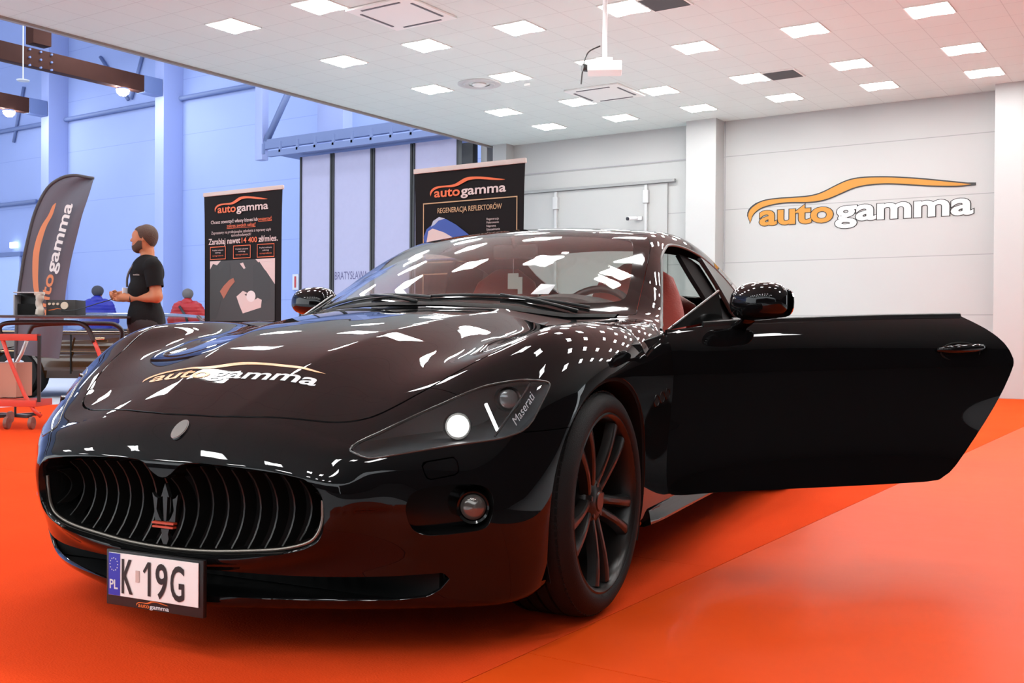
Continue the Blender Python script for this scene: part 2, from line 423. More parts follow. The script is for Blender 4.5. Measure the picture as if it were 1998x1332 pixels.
def f_low(x, y, z):
    y = np.abs(y); T = z-Ttop(x, y)
    zc = .70+.03*(x-.7)
    S = y-tab_S(x, z)-.007*np.exp(-np.sqrt((z-zc)**2+4e-5)/.03)*sstep(.55, .9, x)*(1-sstep(2.4, 2.9, x))
    m = mouth(y, z)
    Fx = tab_F(z, y)-.029*np.exp(-(m/.036)**2)*sstep(-.02, .05, .56-z)-.004*np.exp(-(m/.1)**2)
    Fr = 3.99-.10*y**2-.55*np.maximum(0, y-.45)**2-.35*(z-.72)**2-.25*np.maximum(0, .45-z)
    f = smax(T*.9, S, .07)
    f = smax(f, Fx-x, .030+.03*sstep(.45, .65, y)); f = smax(f, x-Fr, .10)
    return smax(f, .135+.06*sstep(-.5, .1, x)-z, .03)
def f_top(x, y, z):
    y = np.abs(y)
    s = np.interp(x, [.3, .8, 1.0, 1.25, 1.6, 2.2, 2.8, 3.6], [.40, .45, .48, .38, .12, -.05, -.22, -.3])
    c = np.interp(x, [.3, .9, 1.4, 2.2, 3.0], [.12, .14, .10, .10, .12])
    R = tab_Z(x-s*y*y, 0*x)-c*y*y
    sg = .800-.42*np.maximum(z-.9, -.10)-.25*np.maximum(0, z-.9)**2-.085*sstep(1.8, 3.2, x)+.012*(1-sstep(.6, 1.3, x))
    f = smax((z-R)*.85, (y-sg)*.92, .045)
    return smax(smax(f, .12-x, .1), .70-z, .06)
def f_body(x, y, z): return smin(f_low(x, y, z), f_top(x, y, z), .055)
def grad(P, fn=None, e=1.5e-3):
    fn = fn or f_body; x, y, z = P.T
    g = np.stack([fn(x+e, y, z)-fn(x-e, y, z), fn(x, y+e, z)-fn(x, y-e, z), fn(x, y, z+e)-fn(x, y, z-e)], 1)/(2*e)
    return g
def project(P, fn=None, n=3):
    fn = fn or f_body
    for _ in range(n):
        g = grad(P, fn); v = fn(*P.T); P = P-g*(v/np.maximum((g*g).sum(1), .05))[:, None]
    return P
# ---------------------------------------------------------------- the hall: floor, carpet, walls, low tiled ceiling
def struct(o, label=None):
    o['kind'] = 'structure'
    if label: o['label'] = label
    return o
def world_mat(name, build):
    m = bpy.data.materials.new(name); m.use_nodes = True; nt = m.node_tree; b = nt.nodes['Principled BSDF']
    tc = nt.nodes.new('ShaderNodeNewGeometry'); build(nt, b, tc.outputs['Position']); return m
def N(nt, t, **kw):
    n = nt.nodes.new(t)
    for k, v in kw.items(): setattr(n, k, v)
    return n
def grid_mat(name, base, line, ux, uy, ox, oy, wid=.006, axes='XY', rough=.8, row_only=False, noise=.03, spec=.3):
    """panels of ux by uy metres with fine joints"""
    def bld(nt, b, pos):
        L = nt.links.new; sp = N(nt, 'ShaderNodeSeparateXYZ'); L(pos, sp.inputs[0]); outs = []
        for ax, u, o in ((axes[0], ux, ox), (axes[1], uy, oy)):
            if u is None: continue
            a = N(nt, 'ShaderNodeMath', operation='SUBTRACT'); a.inputs[1].default_value = o-1000*u; L(sp.outputs[ax], a.inputs[0])
            d = N(nt, 'ShaderNodeMath', operation='MODULO'); d.inputs[1].default_value = u; L(a.outputs[0], d.inputs[0])
            e = N(nt, 'ShaderNodeMath', operation='LESS_THAN'); e.inputs[1].default_value = wid; L(d.outputs[0], e.inputs[0]); outs.append(e.outputs[0])
        if len(outs) == 2:
            mx = N(nt, 'ShaderNodeMath', operation='MAXIMUM'); L(outs[0], mx.inputs[0]); L(outs[1], mx.inputs[1]); fac = mx.outputs[0]
        else: fac = outs[0]
        nz = N(nt, 'ShaderNodeTexNoise'); nz.inputs['Scale'].default_value = .7; L(pos, nz.inputs['Vector'])
        c0 = N(nt, 'ShaderNodeMix', data_type='RGBA'); c0.inputs[6].default_value = (*[v*(1-noise) for v in base], 1); c0.inputs[7].default_value = (*[min(1, v*(1+noise)) for v in base], 1); L(nz.outputs[0], c0.inputs[0])
        c = N(nt, 'ShaderNodeMix', data_type='RGBA'); L(fac, c.inputs[0]); L(c0.outputs[2], c.inputs[6]); c.inputs[7].default_value = (*line, 1)
        L(c.outputs[2], b.inputs['Base Color']); b.inputs['Roughness'].default_value = rough; b.inputs['Specular IOR Level'].default_value = spec
    return world_mat(name, bld)
TX, TY_ = .4482, .4515
m_ceil = grid_mat('ceiling_tiles', (.60, .665, .635), (.47, .52, .50), TX, TY_, -9.282+TX/2, 8.083+TY_/2, .008, noise=.02)
m_wall = grid_mat('white_sandwich_panels', (.365, .372, .365), (.25, .26, .255), None, .86, 0, 2.0-.86*4+.01, .012, 'XZ', noise=.02)
m_blue = grid_mat('pale_blue_wall_panels', (.31, .385, .66), (.25, .32, .59), None, 1.62, 0, 4.95, .02, 'XZ', noise=.04)
m_bluecol = mat('pale_blue_steel', (.33, .39, .66), .6)
m_bluepipe = mat('blue_grey_pipe', (.15, .20, .38), .5)
m_conc = mat('grey_concrete_floor', (.62, .64, .67), .5, noise=(1.5, (.54, .56, .59)))
b = MB(); b.box((-10, 8, -.06), (70, 50, .10)); struct(b.build('floor', m_conc, None))
b = MB(); b.box((4.4, -1.5, -.0065), (8.1, 11, .009)); struct(b.build('dark_slab_right', mat('added_dark_slab', (.03, .03, .032), .8), None))  # unseen dark slab, added to keep floor reflections in the door black
# carpet: matt red-orange strips, glossier film-covered strip on the right
def carpet_bld(rough, col, col2, spec, bump, sc=2.2, coat=0):
    def f(nt, b, pos):
        L = nt.links.new; n = N(nt, 'ShaderNodeTexNoise'); n.inputs['Scale'].default_value = sc; n.inputs['Detail'].default_value = 6; L(pos, n.inputs['Vector'])
        c = N(nt, 'ShaderNodeMix', data_type='RGBA'); c.inputs[6].default_value = (*col, 1); c.inputs[7].default_value = (*col2, 1); L(n.outputs[0], c.inputs[0]); L(c.outputs[2], b.inputs['Base Color'])
        b.inputs['Roughness'].default_value = rough; b.inputs['Specular IOR Level'].default_value = spec; b.inputs['Coat Weight'].default_value = coat; b.inputs['Coat Roughness'].default_value = .12
        n2 = N(nt, 'ShaderNodeTexNoise'); n2.inputs['Scale'].default_value = 160 if not coat else 5; L(pos, n2.inputs['Vector'])
        bp = N(nt, 'ShaderNodeBump'); bp.inputs['Strength'].default_value = bump; bp.inputs['Distance'].default_value = .01; L(n2.outputs[0], bp.inputs['Height']); L(bp.outputs[0], b.inputs['Normal'])
    return f
m_car1 = world_mat('red_orange_carpet', carpet_bld(.9, (.72, .066, .013), (.66, .048, .008), .02, .2))
m_car2 = world_mat('film_covered_carpet', carpet_bld(.45, (.72, .078, .008), (.60, .048, .004), .06, .12, 1.1, .05))
b = MB(); b.box((-6.25, 5.374, -.0045), (9.5, 3.652, .009)); tag(b.build('carpet', m_car1, None), 'matte red-orange exhibition carpet under the middle of the black car', 'carpet')
b = MB(); b.box((-2.55, 11.613, -.0045), (2.1, 8.814, .009)); tag(b.build('carpet', m_car1, None), 'matte red-orange carpet lane running from behind the open door to the back wall', 'carpet')
b = MB(); b.box((-6.25, 2.273, -.0045), (9.5, 2.546, .009)); tag(b.build('carpet', m_car1, None), 'nearest matte red-orange carpet strip, under the front bumper', 'carpet')
b = MB(); b.box((-.5985, 9.165, -.0045), (1.797, 13.71, .009)); tag(b.build('carpet', m_car2, None), 'shiny film-covered orange-red carpet to the right of the long seam', 'carpet')
b = MB(); b.box((-.5985, 1.6535, -.0045), (1.797, 1.307, .009)); tag(b.build('carpet', m_car2, None), 'short strip of shiny carpet in the near right corner before the cross seam', 'carpet')
# back wall
b = MB(); b.box((-2.1, WALL_Y+.1, 2.3), (18.2, .2, 4.8)); struct(b.build('wall_back', m_wall, None))
def strip(name, c, d, m_, bev=.01): b_ = MB(); b_.box(c, d, bev=bev); return struct(b_.build(name, m_, None))
m_white = mat('white_paint', (.37, .378, .372), .6)
m_joint = mat('grey_joint', (.30, .30, .31), .7)  # even grey for thin strips beside the columns and above the gate
strip('column_back', (-6.925, WALL_Y-.16, 2.2), (.52, .34, 4.4), m_white)
strip('column_back', (-2.05, WALL_Y-.20, 2.2), (1.00, .42, 4.4), m_white)
strip('trim_1', (-10.93, WALL_Y-.12, 2.2), (.30, .26, 4.4), m_white)
strip('trim_2', (-11.35, WALL_Y-.05, 2.2), (.14, .2, 4.4), m_white)
b = MB()
for x in (-7.21, -6.64, -2.59): b.box((x, WALL_Y-.004, 2.2), (.014, .012, 4.4))
struct(b.build('trim_3', m_joint, None))
# wide service gate in the back wall with its guide rail, posts
gd = bpy.data.objects.new('door_1', None); COL.objects.link(gd); struct(gd); gd.location = (-9.4, WALL_Y, 0)
m_gate = grid_mat('white_gate_panels', (.345, .352, .345), (.24, .245, .24), None, 1.02, 0, .36, .014, 'XZ', noise=.02)
b = MB(); b.box((-.05, -.02, 1.70), (3.6, .03, 3.38)); b.build('door_leaf', m_gate, gd)
b = MB(); b.box((-.05, -.05, 3.42), (3.9, .06, .05), bev=.008); b.build('guide_rail', mat('grey_rail', (.22, .225, .225), .5), gd)
for x in (-.42, 1.37):
    b = MB(); b.box((x, -.06, 1.70), (.05, .05, 3.36), bev=.008); b.box((x, -.07, 3.18), (.10, .07, .22), bev=.01); b.build('door_post', mat('white_rail', (.40, .41, .41), .5), gd)
b = MB(); b.box((-9.2, WALL_Y-.006, 3.76), (4.0, .012, .018)); struct(b.build('trim_4', m_joint, None))
b = MB(); b.box((-1, -7.2, 1.75), (18, .2, 3.5)); struct(b.build('dark_screen_front', mat('added_dark_screen', (.012, .012, .014), .9), None))  # unseen dark screen behind the viewer, added so the bodywork reflects black
b = MB(); b.box((8.4, 4.4, 2.15), (.2, 23, 4.3)); struct(b.build('dark_screen_right', mat('added_dark_screen', (.012, .012, .014), .9), None))  # added out of view to darken what the open door reflects
# low ceiling slab with its edge fascia
b = MB(); b.box((-1.05, 5.65, CEIL_Z+.13), (20.2, 21.0, .26)); struct(b.build('ceiling', m_ceil, None))
b = MB(); b.box((EDGE_X-.03, 5.65, CEIL_Z+.12), (.06, 21.0, .30)); struct(b.build('trim_5', mat('ceiling_edge_profile', (.24, .21, .19), .5), None))
# luminaires: recessed square lights
m_panel = emis('luminaire_glow', (1, 1, .99), 24)
ROWS = [-9.98, -8.17, -6.37, -4.56, -2.76, -.95, .86, 2.66, 3.90, 6.27, 8.083, 9.897, 11.709, 13.505, 14.856]
RN = {14: 'nearest the back wall', 13: 'second from the back wall', 12: 'third from the back wall', 11: 'fourth from the back wall', 10: 'fifth from the back wall'}
CN = ['first', 'second', 'third', 'fourth', 'fifth', 'sixth', 'seventh', 'eighth', 'ninth', 'tenth', 'eleventh', 'twelfth', 'thirteenth']
def light_parts(root):
    h = .5*TX; b = MB()
    for (x0, x1, y0, y1) in ((-h, h, -h, -h+.022), (-h, h, h-.022, h), (-h, -h+.022, -h+.022, h-.022), (h-.022, h, -h+.022, h-.022)): b.box(((x0+x1)/2, (y0+y1)/2, -.004), (x1-x0, y1-y0, .010))
    b.build('light_frame', M['ceilpl'], root)
    b = MB(); a = h-.022; t = np.linspace(-1, 1, 15); edge = [(a*u, -a+.045*math.exp(-(u/.35)**2)) for u in t]
    poly = edge+[(-p[0], -p[1]) for p in edge]; b.prism(poly, .014, ((0, 0, -.014), (1, 0, 0), (0, 1, 0), (0, 0, 1))); b.build('light_panel', m_panel, root)
proto = None; kids = None
for j, y in enumerate(ROWS):
    for i in range(13):
        x = -9.282+1.3446*i
        if x > 1.6 or y < -3 or 0 < y < 3: continue
        if j >= 10: lab = 'square ceiling light, row %s, %s from the left edge' % (RN[j], CN[i])
        else: lab = 'square ceiling light above or behind the viewer, out of the frame'
        r = empty('ceiling_light', (x, y, CEIL_Z-.001), 0, lab, 'ceiling light', 'square luminaires in the tiled ceiling' if j >= 10 else 'luminaires behind the viewer')
        if proto is None: light_parts(r); proto = r; kids = list(r.children)
        else:
            for k in kids: c = k.copy(); c.parent = r; COL.objects.link(c)
# ceiling fittings
def cassette(x, y, s, label):
    r = empty('air_conditioner', (x, y, CEIL_Z), 0, label, 'air conditioner', None); b = MB(); b.box((0, 0, -.0135), (s, s, .025), bev=.008); b.build('casing', M['ceilpl'], r, 40)
    b = MB(); b.box((0, 0, -.014), (s*.62, s*.62, .012), bev=.005); b.build('intake_panel', mat('intake_grey', (.40, .41, .40), .6), r, 40)
    for a in range(4):
        c_, s_ = math.cos(a*PI/2), math.sin(a*PI/2); b = MB(); b.box((c_*s*.41, s_*s*.41, -.028), (.028 if a % 2 == 0 else s*.62, s*.62 if a % 2 == 0 else .028, .008)); b.build('air_slot', mat('slot_dark', (.10, .10, .11), .6), r, None)
cassette(-7.36, 8.75, .86, 'square ceiling air conditioner cassette near the top edge of the picture')
cassette(-7.31, 13.20, .86, 'square ceiling air conditioner cassette behind the hanging projector')
def grille(x, y, label):
    r = empty('ceiling_vent', (x, y, CEIL_Z), 0, label, 'vent'); b = MB(); b.box((0, 0, -.004), (.46, .46, .012)); b.build('vent_frame', M['ceilpl'], r)
    b = MB(); b.box((0, 0, -.008), (.41, .41, .012)); b.build('vent_mesh', mat('vent_dark', (.055, .055, .058), .7), r)
grille(-4.81, 13.55, 'dark square ceiling vent beside a light, above the wall logo'); grille(-4.81, 9.95, 'dark square ceiling vent cut by the top edge of the picture')
r = empty('ceiling_diffuser', (-8.53, 11.81, CEIL_Z), 0, 'round air diffuser in the ceiling over the right roll-up banner', 'vent')
b = MB(); b.lathe([(.30, 0), (.30, -.012), (.26, -.02), (.22, -.012), (.20, -.02), (.15, -.012)], 40); b.build('diffuser_rings', mat('diffuser_grey', (.48, .49, .48), .5), r, 30)
b = MB(); b.lathe([(.0001, -.035), (.08, -.033), (.10, -.02), (.10, 0)], 32); b.build('diffuser_core', M['ceilpl'], r, 30)
b = MB(); b.prism([(-.05, -.03), (.05, -.03), (0, .05)], .03, ((-7.95, 12.17, CEIL_Z-.03), (1, 0, 0), (0, 1, 0), (0, 0, 1))); tag(b.build('smoke_detector', M['ceilpl'], None), 'small white detector on the ceiling right of the round diffuser', 'detector')
# projector on its pole
r = empty('projector', (-5.066, 9.14, CEIL_Z), 0, 'white projector hanging on a long pole from the ceiling', 'projector')
b = MB(); b.cyl((0, 0, 0), (0, 0, -.74), .024, 16); b.lathe([(.0001, -.001), (.07, -.001), (.07, -.02), (.0001, -.02)], 20); b.build('pole', mat('pole_grey', (.62, .62, .63), .4), r, 40)
b = MB(); b.box((0, 0, -.83), (.34, .26, .10), rz=.5, bev=.02); b.box((0, 0, -.755), (.16, .16, .03), rz=.5); b.build('projector_body', M['ceilpl'], r, 40)
b = MB(); b.cyl((-.13, -.10, -.83), (-.17, -.15, -.83), .038, 20); b.build('projector_lens', M['satin'], r, 40)
b = MB(); b.tube(crom([(-.05, 0, -.60), (-.16, -.05, -.66), (-.20, -.08, -.80), (-.21, -.10, -.98)], 5), .007, 8); b.build('projector_cable', M['satin'], r, 40)
# surveillance camera on the gate
r = empty('security_camera', (-8.21, WALL_Y-.10, 2.82), 0, 'small security camera on the white back wall left of the column', 'camera')
b = MB(); b.cyl((0, .03, 0), (-.06, -.16, -.02), .035, 16); b.box((.05, .06, .0), (.10, .06, .06), bev=.01); b.build('camera_body', M['whitepl'], r, 40)
b = MB(); b.cyl((-.06, -.16, -.02), (-.066, -.18, -.022), .030, 16); b.build('camera_lens', M['satin'], r, 40)
# wall sign
sign = empty('wall_sign', (-6.048, WALL_Y-.002, 2.60), 0, 'large orange and white word logo with a car outline stroke on the white wall', 'sign')
W_ = 3.158
m_out = mat('sign_outline', (.01, .01, .01), .5)
of = lambda e: (lambda x, y: np.stack([np.asarray(x)*W_, np.full(len(x), -e), np.asarray(y)*W_], 1))
b = MB(); swoosh_geo(b, of(.004), .0065)
wordmark(b, of(.004), .050, 'auto gamma'); b.build('outline', m_out, sign, fix=False)
b = MB(); swoosh_geo(b, of(.008)); wordmark(b, of(.008), .028, 'auto'); b.build('orange_lettering', M['wallorange'], sign, fix=False)
b = MB(); wordmark(b, of(.008), .028, 'gamma'); b.build('white_lettering', mat('sign_white', (.55, .56, .55), .5), sign, fix=False)
# ---------------------------------------------------------------- the tall hall on the left
b = MB(); b.box((-30, FAR_Y+.1, 6), (40, .2, 12)); struct(b.build('wall_far', m_blue, None))
b = MB(); b.box((-50.1, 4, 6), (.2, 32.4, 12)); struct(b.build('wall_left', m_blue, None))
b = MB(); b.box((-30, 5, 12.1), (40, 30.4, .2)); struct(b.build('ceiling', mat('hall_roof', (.35, .42, .62), .8), None, None))
for x0, x1 in ((-31.19, -30.77), (-25.5, -25.1), (-19.0, -18.6)):
    b = MB(); b.box(((x0+x1)/2, FAR_Y-.34, 6), (x1-x0, .68, 12), bev=.02); struct(b.build('column_far', m_bluecol, None, 40))
def thing_mb(b, name, m_, label, cat, group=None, smooth=None, fix=True): return tag(b.build(name, m_, None, smooth, fix=fix), label, cat, group)
for k, (z, lab) in enumerate(((7.63, 'upper'), (5.12, 'lower'))):
    b = MB(); b.tube([(-48, FAR_Y-.1, z), (-17.5 if k == 0 else -32.4, FAR_Y-.1, z)], .07, 12); thing_mb(b, 'wall_rail', m_bluepipe, '%s blue-grey rail running along the pale blue wall' % lab, 'rail', None, True)
m_glulam = mat('brown_glulam', (.075, .030, .020), .7, spec=.1, noise=(3, (.055, .022, .015)))
for x, zz, lab in ((-25.3, 7.83, 'long brown timber beam ending at the second blue column'), (-30.98, 7.88, 'shorter brown timber beam ending at the leftmost blue column')):
    r = empty('roof_beam', (x, FAR_Y-.70, zz), 0, lab, 'beam', 'brown timber roof beams'); b = MB(); b.box((0, -11.5, 0), (.30, 21.9, .46), bev=.015); b.build('beam', m_glulam, r, 40)
    b = MB(); b.box((0, -.30, 0), (.33, .60, .48), bev=.01); b.build('beam_shoe', m_bluepipe, r, 40)
# node plates and diagonal braces
r = empty('roof_brace', (-25.3, 15.6, 7.9), 0, 'brown hanging timber post bolted to the long beam', 'post'); b = MB(); b.box((0, 0, 1.8), (.34, .5, 3.0), bev=.01); b.build('post', m_glulam, r, 40)
b = MB()
for i in range(3):
    for j in range(3): b.cyl((.15, -.35+.3*i, -.30+.2*j), (.20, -.35+.3*i, -.30+.2*j), .028, 8)
b.build('bolts', m_bluepipe, r, 40)
for q, (a_, c_, lab) in enumerate((((-29.0, FAR_Y-.06, 9.4), (-27.6, FAR_Y-.06, 7.9), 'thin blue diagonal brace left of the second column'), ((-26.9, FAR_Y-.06, 9.2), (-27.45, FAR_Y-.06, 7.9), 'thin blue diagonal brace meeting the second column'), ((-33.2, FAR_Y-.06, 9.0), (-33.8, FAR_Y-.06, 7.2), 'thin blue brace at the leftmost column'))):
    b = MB(); b.tube([a_, c_], .05, 8); thing_mb(b, 'steel_brace', m_bluepipe, lab, 'brace', None, True)
m_lamp = emis('hall_lamp_glow', (1, 1, 1), 60)
for x, y, z, lab in ((-22.3, 15.55, 6.52, 'bright round hall lamp under the long brown beam'), (-25.5, 14.25, 5.70, 'bright round hall lamp under the left brown beam')):
    pass
def hall_lamp(P, lab):
    r = empty('hall_lamp', P, 0, lab, 'lamp', 'round lamps of the tall hall')
    b = MB(); b.lathe([(.0001, -.22), (.09, -.20), (.16, -.13), (.18, -.05), (.0001, -.04)], 24); b.build('lamp_glass', m_lamp, r, True)
    b = MB(); b.lathe([(.0001, -.05), (.17, -.05), (.15, .0), (.0001, .0)], 24); b.build('lamp_housing', m_bluepipe, r, 40)
hall_lamp((-25.3, 18.11, 7.60), 'bright round hall lamp under the long brown beam'); hall_lamp((-30.98, 18.13, 7.65), 'bright round hall lamp under the left brown beam')
P = (rt*(45-999)/FPX-upv*(156-666)/FPX+fw)*20+np.array([0, 0, CAMH]); r = empty('pendant_disc', P, 0, 'small white disc hanging on a thin rod in front of the beam', 'pendant')
b = MB(); b.lathe([(.0001, -.02), (.11, -.02), (.12, 0), (.0001, .02)], 20); b.build('disc', M['whitepl'], r, 40); b = MB(); b.cyl((0, 0, 0), (0, 0, 3), .012, 8); b.build('rod', M['whitepl'], r)
# steel gantry over the partition
r = empty('partition_gantry', (-16.05, 15.6, 4.62), 0, 'pale blue steel gantry with a railed track above the folding partition', 'gantry')
b = MB(); b.box((2.6, 0, .22), (7.4, .10, .20)); b.box((2.9, .5, 0), (6.8, 1.0, .06)); b.box((2.9, -.30, -.06), (6.6, .09, .12)); b.build('track', m_bluepipe, r)
b = MB(); b.box((-.95, 0, 1.1), (.22, .18, 2.4), bev=.01); b.box((.32, .9, 1.1), (.75, .3, 2.4), bev=.02); b.build('hanger_post', m_bluecol, r, 40)
b = MB(); b.tube([(-.8, 0, .3), (.3, 0, 1.9)], .07, 8); b.build('diagonal', m_bluepipe, r, True)
for k in range(14):
    b = MB(); b.box((-.55+.5*k, -.32, .06), (.05, .05, .22)); b.build('track_bracket', m_bluepipe, r)
# folding partition panels
m_pan = mat('partition_panel', (.42, .41, .56), .55, noise=(12, (.39, .38, .53)))
XS = [-16.05, -15.12, -14.02, -12.99, -11.86]
for k in range(4):
    x0, x1 = XS[k]+.05, XS[k+1]-.05; r = empty('partition_panel', ((x0+x1)/2, 15.85, 0), 0, 'grey folding partition panel, %s from the left' % ('first', 'second', 'third', 'fourth')[k], 'partition panel', 'grey panels of the folding partition')
    b = MB(); b.box((0, 0, 2.28), (x1-x0, .09, 4.5)); b.build('panel_board', m_pan, r)
    for s_ in (-1, 1):
        b = MB(); b.box((s_*((x1-x0)/2+.018), -.01, 2.28), (.045, .12, 4.5)); b.build('edge_profile', M['satin'], r)
    if k == 1:
        b = MB(); fit_text(b, 'BRATYSŁAWA', -.47, .42, 1.93, .16, plane_fn((0, -.047, 0), (1, 0, 0), (0, 0, 1)), .0); b.build('panel_lettering', mat('dark_violet_print', (.10, .09, .20), .6), r, fix=False)
b = MB(); b.box((-11.62, 15.8, 2.2), (.26, .16, 4.4), bev=.01); thing_mb(b, 'partition_post', M['satin'], 'dark stacked partition edge at the corner of the ceiling', 'post', None, 40)
b = MB(); P_ = (-16.65, FAR_Y-.02, 0)
def far_pt(px, py, Y): d = rt*(px-999)/FPX-upv*(py-666)/FPX+fw; return d*(Y/d[1])+np.array([0, 0, CAMH])
c = far_pt(577, 550, FAR_Y-.03); b.box(c, (.22, .03, .42)); r = thing_mb(b, 'notice_board', M['whitepl'], 'tiny framed red-edged notice on the blue wall beside the partition', 'notice')
b = MB(); b.box(c-np.array([0, .02, 0]), (.06, .01, .3)); nb_ = b.build('notice_print', mat('notice_red', (.5, .05, .05), .6), r)
# exit light and door head at far left
c = far_pt(27, 478, FAR_Y-.1); b = MB(); b.box(c, (.36, .1, .20), bev=.02); tag(b.build('exit_light', mat('exit_lamp', (.8, .85, .9), .4, emit=(.8, .95, 1), es=1.6), None, 40), 'small glowing lamp above the door at the far left', 'lamp')
dd = bpy.data.objects.new('door_2', None); COL.objects.link(dd); struct(dd)
c = far_pt(20, 500, FAR_Y-.05); b = MB(); b.box((c[0]-1.2, FAR_Y-.05, c[2]/2), (3.6, .06, c[2]), bev=.01); b.build('door_leaf', mat('blue_door', (.45, .56, .86), .6), dd, 40)
b = MB(); b.box((c[0]-1.2, FAR_Y-.08, c[2]+.06), (3.9, .12, .14)); b.build('door_head', m_bluepipe, dd)
# ---------------------------------------------------------------- the black coupe
CAR_YAW = math.radians(8.5); CAR_X, CAR_Y = -2.40, 2.61
car = empty('sports_car', (CAR_X, CAR_Y, 0), CAR_YAW, 'glossy black two-door coupe with its left door wide open, parked on red carpet', 'car')
def nets(h=.0125):
    xs = np.arange(-.965, 4.10, h); ys = np.arange(-1.5*h, 1.0, h); zs = np.arange(.10, 1.385, h)
    nx, ny, nz = len(xs), len(ys), len(zs); f = np.empty((nx, ny, nz), np.float32)
    Y, Z = np.meshgrid(ys, zs, indexing='ij'); Y = Y.ravel(); Z = Z.ravel()
    for i in range(0, nx, 12):
        X = np.repeat(xs[i:i+12], len(Y)); k = len(xs[i:i+12])
        f[i:i+k] = f_body(X, np.tile(Y, k), np.tile(Z, k)).reshape(k, ny, nz)
    s = f < 0; sm = np.zeros((nx-1, ny-1, nz-1, 3), np.float32); ct = np.zeros((nx-1, ny-1, nz-1), np.float32)
    quads = []
    def sl(ax, a, n): r = [slice(0, n_) for n_ in (nx, ny, nz)]; return r
    for ax in range(3):
        A = [slice(None)]*3; B = [slice(None)]*3; A[ax] = slice(0, -1); B[ax] = slice(1, None)
        c = s[tuple(A)] != s[tuple(B)]; I = np.argwhere(c); fa = f[tuple(A)][c]; fb = f[tuple(B)][c]; t = fa/(fa-fb)
        P = np.stack([xs[I[:, 0]], ys[I[:, 1]], zs[I[:, 2]]], 1); P[:, ax] += t*h
        o = [a for a in range(3) if a != ax]
        ok = (I[:, o[0]] > 0) & (I[:, o[1]] > 0) & (I[:, o[0]] < s.shape[o[0]]-1) & (I[:, o[1]] < s.shape[o[1]]-1)
        I = I[ok]; P = P[ok]; pos = fa[ok] < 0; q = []
        for da, db in ((0, 0), (1, 0), (1, 1), (0, 1)):
            J = I.copy(); J[:, o[0]] -= da; J[:, o[1]] -= db; q.append(J)
            np.add.at(sm, (J[:, 0], J[:, 1], J[:, 2]), P); np.add.at(ct, (J[:, 0], J[:, 1], J[:, 2]), 1)
        quads.append((q, pos))
    m = ct > 0; idx = np.full(ct.shape, -1, int); idx[m] = np.arange(m.sum()); V = (sm[m]/ct[m][:, None]).astype(float); F = []
    for q, pos in quads:
        a = np.stack([idx[J[:, 0], J[:, 1], J[:, 2]] for J in q], 1); F += [tuple(r) for r in a.tolist()]
    V = project(V, n=4)
    # consistent outward winding
    g = grad(V); Fa = np.array(F); n_ = np.cross(V[Fa[:, 1]]-V[Fa[:, 0]], V[Fa[:, 2]]-V[Fa[:, 0]])
    fl = (n_*g[Fa[:, 0]]).sum(1) < 0; F = [tuple(r[::-1]) if w else tuple(r) for r, w in zip(F, fl)]
    return PM(V, F)
HOOD = [(-.766, -.2), (-.766, 0), (-.764, .13), (-.742, .27), (-.722, .38), (-.705, .44), (-.680, .492), (-.64, .535), (-.5425, .592), (-.463, .63), (-.342, .680), (-.2, .735), (-.05, .778), (.1, .800), (.25, .808), (.40, .800), (.50, .775), (.535, .72), (.50, .60), (.43, .42), (.385, .22), (.37, 0), (.37, -.2)]
WSCR = [(.43, -.3), (.425, 0), (.44, .25), (.49, .42), (.56, .55), (.64, .66), (.70, .725), (.735, .745), (.78, .735), (.889, .711), (1.097, .667), (1.25, .630), (1.335, .600), (1.37, .560), (1.36, .45), (1.30, .29), (1.275, .08), (1.27, -.1), (1.27, -.3)]
WSIN = [(.50, -.3), (.50, 0), (.52, .25), (.57, .42), (.65, .55), (.74, .64), (.80, .672), (.86, .668), (.98, .64), (1.15, .59), (1.27, .545), (1.30, .50), (1.285, .40), (1.24, .26), (1.215, .08), (1.21, -.1), (1.21, -.3)]
RWIN = [(2.35, -.3), (2.35, 0), (2.37, .30), (2.43, .46), (2.52, .50), (2.75, .52), (3.0, .50), (3.12, .44), (3.17, .3), (3.19, 0), (3.19, -.3)]
DLO = [(.690, .858), (.7725, .884), (.866, .914), (.928, .945), (.993, .986), (1.058, 1.029), (1.13, 1.074), (1.21, 1.121), (1.2955, 1.169), (1.42, 1.212), (1.53, 1.236), (1.74, 1.243), (1.98, 1.226), (2.2, 1.190), (2.42, 1.133), (2.58, 1.07), (2.68, 1.01), (2.70, .965), (2.62, .945), (2.2, .93), (1.6, .915), (1.0, .89), (.75, .862)]
DOOR = [(.678, .311), (.712, .270), (.77, .262), (.91, .268), (1.32, .274), (1.76, .283), (1.84, .300), (1.90, .345), (1.985, .455), (2.058, .575), (2.115, .695), (2.13, .757), (2.10, .82), (2.043, .875), (1.97, .925), (1.93, .945), (1.55, .940), (1.2, .925), (.95, .905), (.80, .89), (.71, .86), (.70, .75), (.695, .6), (.685, .45)]
MOUTH = [(0, .262), (.14, .266), (.28, .279), (.37, .292), (.43, .308), (.465, .326), (.483, .352), (.488, .39), (.487, .43), (.480, .452), (.464, .470), (.435, .484), (.36, .494), (.25, .501), (.13, .505), (.085, .503), (.060, .496), (.037, .476), (.014, .463), (0, .461)]
MOUTH = MOUTH[:-1]+[(-a, b) for a, b in MOUTH[::-1][:-1]]
INTAKE = [(-.60, .232), (.60, .232), (.70, .236), (.715, .222), (.69, .190), (.66, .172), (.60, .166), (-.60, .166)]
